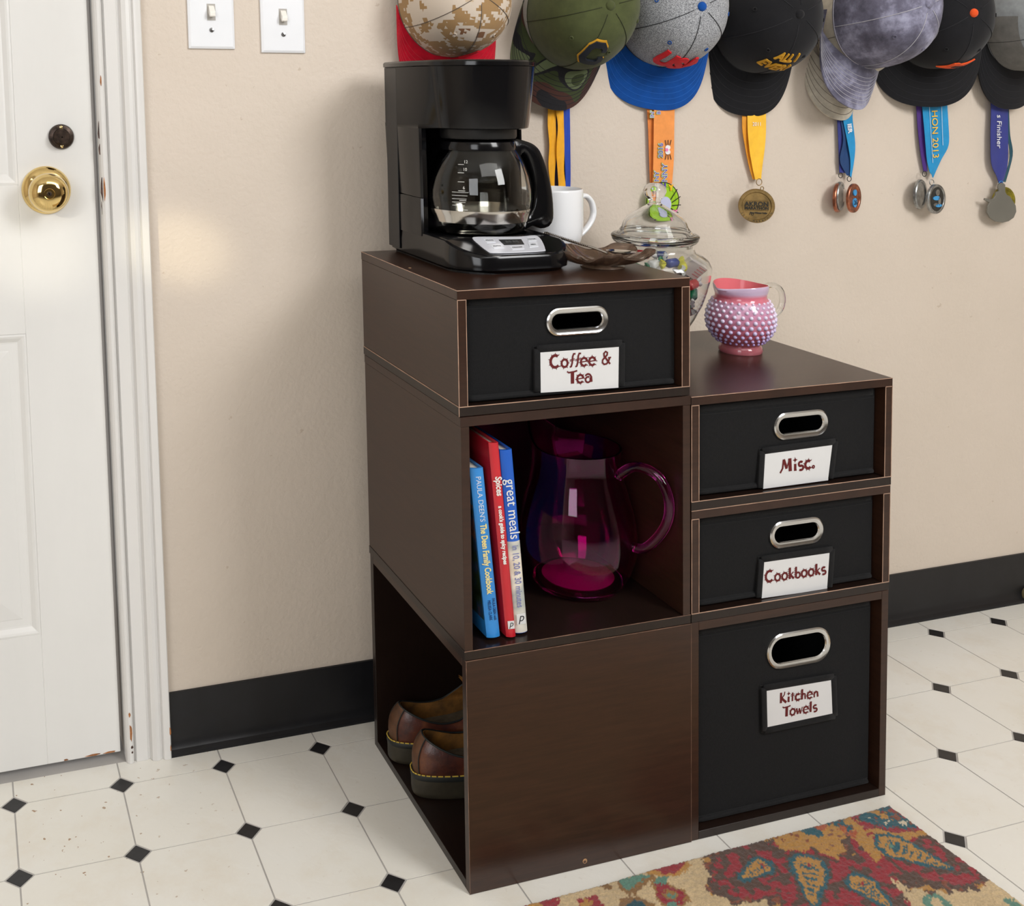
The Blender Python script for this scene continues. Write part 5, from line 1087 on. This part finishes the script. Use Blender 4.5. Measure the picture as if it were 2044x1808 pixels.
for a_,b_ in ([(1.1349,0.9949),(1.1470,0.8795)],[(1.1643,0.9949),(1.1699,0.9116)]): B().tube([(a_[0],-.0152,a_[1]),(b_[0],-.0152,b_[1])],.0004,4).obj('printed_line',MT['wh'],rb)
mring((TP[2][0],-.012,TP[2][1]),.005,MT['dk'],t); mring((TP[3][0],-.016,TP[3][1]),.005,MT['si'],t)
dd,*_=mdisc('medal_disc',(TP[4][0],-.012,TP[4][1]),.0275,.006,MT['si'],t,nrm=(.42,-.9,0))
dd,c,e1,e2,nn=mdisc('medal_disc',(TP[5][0],-.026,TP[5][1]),.0275,.006,MT['si'],t,nrm=(.22,-.975,0))
for dx,dz,w,h,m_ in ((0,0,.021,.022,'dk'),(.003,.002,.011,.004,'be'),(-.004,-.012,.010,.003,'be'),(.0,.012,.006,.006,'si'),(-.006,-.004,.004,.008,'si'),(.006,-.010,.007,.003,'si')):
    cc=c+nn*(.0018 if m_=='dk' else .0030)+e1*dx+Vector((0,0,dz)); B().loft([[tuple(cc+e1*w*math.cos(2*PI*j/20)+e2*h*math.sin(2*PI*j/20)+nn*hh) for j in range(20)] for hh in (-.0005,.0008)]).obj('relief',MT[m_],dd)
# f: indigo ribbon, guitar shaped medal seen from the back over a gold disc
t=thing('medal','grey guitar-shaped medal on an indigo ribbon printed Finisher','medal',(1.317,-.012,.8),G)
E1=[(1.3138,0.9901),(1.3169,0.9712),(1.3332,0.9283),(1.3397,0.8805),(1.3235,0.8407)]; E2=[(1.3362,0.9901),(1.3381,0.9711),(1.3407,0.9283),(1.3482,0.8900),(1.3336,0.8385)]
ribbon('ribbon_strip',E1,E2,RB['dtl'],t,-.008)
E1=[(1.2858,0.9901),(1.2876,0.9713),(1.2864,0.9289),(1.2892,0.8769),(1.3048,0.8509),(1.3115,0.8355)]; E2=[(1.3290,0.9901),(1.3296,0.9712),(1.3297,0.9285),(1.3302,0.8762),(1.3259,0.8524),(1.3190,0.8353)]
rb=ribbon('ribbon_strip',E1,E2,RB['ind'],t,-.013)
TP=[(1.3048,0.9364),(1.3141,0.8375),(1.3264,0.8028)]
onwall('s Finisher',.0165,MT['wh'],rb,TP[0],-.0152,(.03,0,-1),(1,0,.03),shear=.1)
mring((TP[1][0],-.014,TP[1][1]),.0045,MT['be'],t)
dd,*_=mdisc('medal_disc',(TP[2][0],-.010,TP[2][1]),.0275,.005,MT['gd'],t,nrm=(0,-1,0))
GT=[(1.3019,0.8361),(1.3068,0.8388),(1.3130,0.8387),(1.3180,0.8357),(1.3185,0.8223),(1.3224,0.8165),(1.3312,0.8124),(1.3365,0.8056),(1.3456,0.7948),(1.3472,0.7832),(1.3413,0.7718),(1.3290,0.7655),(1.3141,0.7631),(1.2966,0.7656),(1.2828,0.7728),(1.2751,0.7835),(1.2760,0.7949),(1.2807,0.8024),(1.2682,0.8075),(1.2694,0.8112),(1.2830,0.8080),(1.2903,0.8097),(1.2951,0.8153),(1.2961,0.8219),(1.3035,0.8237),(1.3008,0.8304)]
B().prism(GT,-.0165,-.020,'y').obj('guitar_medal',MT['pl'],t,bevel=.0006)
# ------------------------------------------------------------------ rug
rug_c=[(0.6399,-0.4368),(0.0429,-0.4550),(0.6509,-0.6360)]
rc=Vector((*rug_c[0],0)); re_=(Vector((*rug_c[1],0))-rc); re_.normalize(); rf=Vector((re_.y,-re_.x,0)); 
if rf.y>0: rf=-rf
RW,RH=.88,.50; du=.0021
nu_,nv_=int(RW/du),int(RH/du)
U_=np.linspace(0,RW,nu_+1); V_=np.linspace(0,RH,nv_+1); UU,VV=np.meshgrid(U_,V_)
rng=np.random.default_rng(3)
jx=rng.normal(0,.0009,UU.shape); jy=rng.normal(0,.0009,UU.shape)
def lown(sc,seed):
    r=np.random.default_rng(seed); g=r.random((int(RH/sc)+4,int(RW/sc)+4)); a=VV/sc; b=UU/sc; i=a.astype(int); j=b.astype(int); fa=a-i; fb=b-j; fa=fa*fa*(3-2*fa); fb=fb*fb*(3-2*fb)
    return (g[i,j]*(1-fa)*(1-fb)+g[i+1,j]*fa*(1-fb)+g[i,j+1]*(1-fa)*fb+g[i+1,j+1]*fa*fb)
def toUV(p): d=Vector((p[0],p[1],0))-rc; return (d.dot(re_),d.dot(rf))
XU=UU+jx+(lown(.006,5)-.5)*.006; YV=VV+jy+(lown(.006,6)-.5)*.006
CR_,BR_,GO_,RE_,TE_,SG_,OR_,CW_=[np.array(lin(c)) for c in ((206,180,138),(84,60,48),(184,134,62),(150,32,44),(28,88,100),(92,136,118),(176,84,44),(220,204,176))]
colr=np.zeros(UU.shape+(3,))+CR_*(.9+.2*lown(.05,1))[...,None]
def setc(mask,c,var=0): 
    colr[mask]=c
def inpoly(poly):
    poly=[toUV(p) for p in poly]; ins=np.zeros(UU.shape,bool); n=len(poly)
    for i in range(n):
        x1,y1=poly[i];x2,y2=poly[(i+1)%n]
        c=((y1>YV)!=(y2>YV)); 
        with np.errstate(divide='ignore',invalid='ignore'): ins^=c&(XU<(x2-x1)*(YV-y1)/(y2-y1+1e-12)+x1)
    return ins
def drop(c,tip,r):
    """distance to a teardrop: round end at c, point at tip"""
    c=np.array(toUV(c)); tip=np.array(toUV(tip)); d=tip-c; L_=np.hypot(*d); d/=L_; px_=XU-c[0]; py_=YV-c[1]; s=px_*d[0]+py_*d[1]; q=-px_*d[1]+py_*d[0]
    w=np.clip(s/L_,0,1); return np.hypot(px_-np.clip(s,0,L_)*d[0],py_-np.clip(s,0,L_)*d[1])-r*(1-w)**.8, s,q,L_
def blob(c,r,e=1.0): 
    c=toUV(c); return np.hypot((XU-c[0])/e,YV-c[1])<r
BP=[(0.3339,-0.4363),(0.3076,-0.4649),(0.3016,-0.4860),(0.2866,-0.5009),(0.2835,-0.5118),(0.2998,-0.5196),(0.2956,-0.5343),(0.3233,-0.5377),(0.3464,-0.5387),(0.3331,-0.5669),(0.4992,-0.6191),(0.5150,-0.5871),(0.5202,-0.5649),(0.5239,-0.5548),(0.5287,-0.5676),(0.5282,-0.5813),(0.5411,-0.5789),(0.5521,-0.5951),(0.5636,-0.5896),(0.5701,-0.6044),(0.5826,-0.5974),(0.5875,-0.6063),(0.6013,-0.5997),(0.6105,-0.6089),(0.6361,-0.5995),(0.6702,-0.5960),(0.6698,-0.4204),(0.4996,-0.4244)]
brn=inpoly(BP); setc(brn,BR_)
# gold flecks in the brown border, red petals round the paisleys
g1=lown(.011,11); setc(brn&(g1>.66),GO_)
DR=[(0.3797,-0.4876),(0.3371,-0.5000),(0.4387,-0.5070),(0.3926,-0.5647),(0.4804,-0.5552),(0.4832,-0.5984),(0.5759,-0.5122),(0.6115,-0.5612)]
dl=[drop(DR[0],DR[1],.0125),drop(DR[2],DR[3],.0205),drop(DR[4],DR[5],.0175),drop(DR[6],DR[7],.0225)]
dmin=np.minimum.reduce([d[0] for d in dl]); g2=lown(.0085,12)
setc(brn&(dmin<.040)&(dmin>.0),BR_); setc(brn&(dmin<.034)&(dmin>.0065)&(g2>.46),RE_)
# gold mass, teal leaves, red arc near the far corner
GM=[(0.4325,-0.4444),(0.4681,-0.4364),(0.4920,-0.4331),(0.5410,-0.4352),(0.5676,-0.4435),(0.5761,-0.4703),(0.5626,-0.5080),(0.5457,-0.5249),(0.5268,-0.5249),(0.5320,-0.4984),(0.5325,-0.4716),(0.5199,-0.4760),(0.5091,-0.4963),(0.4856,-0.5040),(0.4759,-0.4970),(0.4714,-0.4794),(0.4485,-0.4824),(0.4425,-0.4754),(0.4266,-0.4705)]
setc(inpoly(GM),GO_*(1)); 
rA=[(0.5638,-0.4356),(0.5958,-0.4321),(0.6416,-0.4350),(0.6431,-0.4977),(0.6149,-0.4974),(0.5917,-0.4805),(0.5794,-0.4713),(0.5652,-0.4986),(0.5536,-0.5204),(0.5360,-0.5297),(0.5485,-0.5138),(0.5586,-0.4882),(0.5638,-0.4610)]
setc(inpoly(rA)&(lown(.005,13)>.3),RE_)
gB=[(0.5538,-0.4687),(0.5778,-0.4730),(0.5990,-0.4903),(0.6431,-0.4977),(0.6385,-0.5069),(0.5941,-0.5035),(0.5779,-0.4858),(0.5649,-0.4775)]
setc(inpoly(gB),GO_)
gC=[(0.5947,-0.4352),(0.6161,-0.4339),(0.6172,-0.4723),(0.6104,-0.4756),(0.6008,-0.4628)]
setc(inpoly(gC),GO_)
for p,r in zip([(0.4911,-0.4501),(0.4964,-0.4581),(0.4830,-0.4432),(0.5252,-0.4413),(0.5415,-0.4420),(0.5434,-0.4600),(0.5390,-0.4511),(0.5905,-0.4529),(0.6029,-0.4711),(0.6243,-0.4756),(0.6301,-0.4818),(0.6241,-0.4410),(0.6249,-0.4604),(0.5875,-0.4630)],(.010,.007,.006,.008,.009,.008,.006,.011,.010,.011,.007,.009,.008,.006)): setc(blob(p,r,1.3),TE_)
for p,r in zip([(0.5893,-0.4514),(0.6037,-0.4702),(0.6243,-0.4756),(0.5298,-0.4427),(0.5431,-0.4403)],(.0035,.0035,.004,.003,.003)): setc(blob(p,r,1.2),CW_)
for p,r in zip([(0.5122,-0.4481),(0.5386,-0.4607),(0.5390,-0.4736)],(.007,.0055,.006)): setc(blob(p,r,1.5),OR_)
setc(brn&(lown(.006,15)>.78)&(dmin>.03),OR_*.4+BR_*.6)
for (d,s,q,L_) in dl:
    setc(d<.0042,TE_); setc(d<-.0012,GO_)
    inn_=d<-.0045; st_=((s/L_*7)%1)
    setc(inn_&(st_<.42)&(np.abs(q)<.011*(1.1-s/L_))&(s>-.008),TE_)
    setc((np.hypot(s+.003,q)<.0032),RE_)
d0=dl[3]; setc((np.hypot(d0[1]+.004,d0[2]+.002)<.007),TE_); setc((np.hypot(d0[1]+.006,d0[2]+.002)<.0045),SG_)
# loose motifs on the cream ground, left and right
def paisley(c,tip,r,c1,c2,c3):
    d,s,q,L_=drop(c,tip,r); setc(d<.0045,c2); setc(d<0.0,c1); setc(np.hypot(s,q)<r*.50,c2); setc(np.hypot(s,q)<r*.30,c3)
Q=[(0.2356,-0.4967),(0.2338,-0.4657),(0.2649,-0.4535),(0.2592,-0.4498),(0.1285,-0.4783),(0.1241,-0.4716),(0.0665,-0.4624),(0.0571,-0.4541),(0.2055,-0.4615),(0.1935,-0.4531),(0.2277,-0.4572),(0.1927,-0.4851),(0.1662,-0.4557),(0.1629,-0.4528),(0.1691,-0.4603),(0.1828,-0.5042),(0.5421,-0.6081),(0.6301,-0.6384),(0.2288,-0.5133),(0.2419,-0.4711)]
paisley(Q[0],Q[1],.0165,RE_,BR_*.4+GO_*.6,SG_)
for k in (2,3): setc(blob(Q[k],.017,1.7),GO_)
for k in (2,3): setc(blob(Q[k],.0115,1.8),RE_)
paisley(Q[4],Q[5],.0165,RE_,RE_,GO_); setc(blob(Q[4],.007,1.2),GO_)
setc(blob(Q[6],.020,1.6),RE_); setc(blob(Q[6],.010,.8),GO_)
M3=[(0.1832,-0.4508),(0.1806,-0.4639),(0.1837,-0.4768),(0.1927,-0.4851),(0.2085,-0.4746),(0.2313,-0.4649),(0.2386,-0.4587),(0.2090,-0.4542)]
setc(inpoly(M3),BR_*.5+GO_*.45)
M3=[(0.1886,-0.4515),(0.1874,-0.4624),(0.1894,-0.4704),(0.1967,-0.4727),(0.2107,-0.4660),(0.2339,-0.4591),(0.2090,-0.4542)]
setc(inpoly(M3),SG_)
for k in (12,13,14): setc(blob(Q[k],.0045),BR_*.5+GO_*.4)
rr_=np.hypot(XU-toUV(Q[15])[0],YV-toUV(Q[15])[1]); setc((rr_<.021),BR_*.6+GO_*.4); setc((rr_<.013),TE_*.7)
rr_=np.hypot(XU-toUV(Q[16])[0],YV-toUV(Q[16])[1]); setc((rr_<.017)&(rr_>.009),SG_)
setc(blob(Q[17],.010,.7),SG_*.9); setc(blob(Q[18],.006,1.4),SG_); setc(blob(Q[19],.005,2.2),SG_)
# repeats of the cream-ground motifs further out, where the frame ends
for k,(a,b_) in enumerate(((.12,.33),(.30,.40),(.47,.35),(.62,.28),(.70,.42),(.20,.45),(.80,.12),(.83,.33),(.55,.46))):
    rr_=np.hypot((XU-a),(YV-b_)*1.2); cc=(RE_,TE_,SG_)[k%3]; setc(rr_<.024,GO_*.8); setc(rr_<.019,cc); setc(rr_<.008,GO_)
sh=.76+.20*rng.random(UU.shape); colr*=sh[...,None]
Hh=.0085+.0016*rng.random(UU.shape)+.0007*(lown(.004,21)-.5)+.002*(lown(.06,22)-.5)
edge=np.minimum.reduce([UU,VV,RW-UU,RH-VV]); Hh=np.where(edge<.004,Hh*.75,Hh); Hh=np.where(edge<.0015,.003,Hh)
EX=np.where(UU<.001,rng.normal(0,.0012,UU.shape),0); EY=np.where(VV<.001,rng.normal(0,.0011,UU.shape),0)
X_=rc.x+re_.x*(UU+EX)+rf.x*(VV+EY); Y_=rc.y+re_.y*(UU+EX)+rf.y*(VV+EY)
co=np.stack([X_,Y_,Hh],-1).reshape(-1,3); n1=nu_+1
I=np.arange((nv_)*(n1)).reshape(nv_,n1)[:,:-1].ravel()
F=np.stack([I,I+1,I+1+n1,I+n1],-1)
# flip so the pile faces up
if (re_.cross(rf)).z<0: F=F[:,::-1]
me=bpy.data.meshes.new('pile'); me.vertices.add(len(co)); me.vertices.foreach_set('co',co.ravel()); me.loops.add(F.size); me.loops.foreach_set('vertex_index',F.ravel()); me.polygons.add(len(F)); me.polygons.foreach_set('loop_start',np.arange(0,F.size,4)); me.update(calc_edges=True)
ca=me.color_attributes.new('yarn','FLOAT_COLOR','POINT'); ca.data.foreach_set('color',np.concatenate([colr.reshape(-1,3),np.ones((len(co),1))],-1).ravel())
s_=NT('rug_yarn'); at=s_.n('VertexColor'); at.layer_name='yarn'
gm=s_.n('HueSaturation'); f_=s_.noise(420,2,.6); mr=s_.n('MapRange'); mr.inputs['To Min'].default_value=.7; mr.inputs['To Max'].default_value=1.3; s_.l(f_,mr.inputs[0]); s_.l(mr.outputs[0],gm.inputs['Value']); s_.l(at.outputs[0],gm.inputs['Color']); s_.l(gm.outputs[0],s_.b.inputs['Base Color'])
s_.b.inputs['Roughness'].default_value=.95; s_.b.inputs['Sheen Weight'].default_value=.3; s_.bump(s_.noise(600,2,.6),.6,.0015)
rug=thing('rug','beige and red paisley pile rug on the floor in front of the cubes','rug',(rc.x,rc.y,0))
p=link('pile',me,s_.m,rug); p['kind']='stuff'
q=[rc+re_*.002+rf*.002,rc+re_*(RW-.002)+rf*.002,rc+re_*(RW-.002)+rf*(RH-.002),rc+re_*.002+rf*(RH-.002)]
B().loft([[(a.x,a.y,.0003) for a in q],[(a.x,a.y,.0045) for a in q]]).obj('backing',mat('rug_backing',(70,48,44),.9),rug)

# ------------------------------------------------------------------ shear all geometry to match the image skew: everything leans a little with height
bpy.context.view_layer.update()
for o in list(bpy.data.objects):
    if o.type=='EMPTY' and 'base' in o.keys():
        b=Vector(o['base']); ch=[c for c in bpy.data.objects if c.parent==o]
        o.location=b
        for c in ch: c.matrix_parent_inverse=Matrix.Translation(-b)
        del o['base']
bpy.context.view_layer.update()
S=Matrix(((1,0,-.0303,0),(0,1,.0096,0),(0,0,1,0),(0,0,0,1)))
wm={o:o.matrix_world.copy() for o in bpy.data.objects if o.type in ('MESH','EMPTY')}
done=set()
def depth(o): return 0 if o.parent is None else 1+depth(o.parent)
for o in sorted(wm,key=depth):
    m=wm[o]; L=m.to_3x3().to_4x4()
    if o.type=='MESH' and o.data.name not in done:
        o.data.transform(L.inverted()@S@L); done.add(o.data.name)
    n=m.copy(); n.translation=S@m.translation
    p=wm.get(o.parent)
    if o.parent is not None:
        pn=p.copy(); pn.translation=S@p.translation
        o.matrix_parent_inverse=Matrix.Identity(4); o.matrix_basis=pn.inverted()@n
    else: o.matrix_basis=n
bpy.context.view_layer.update()
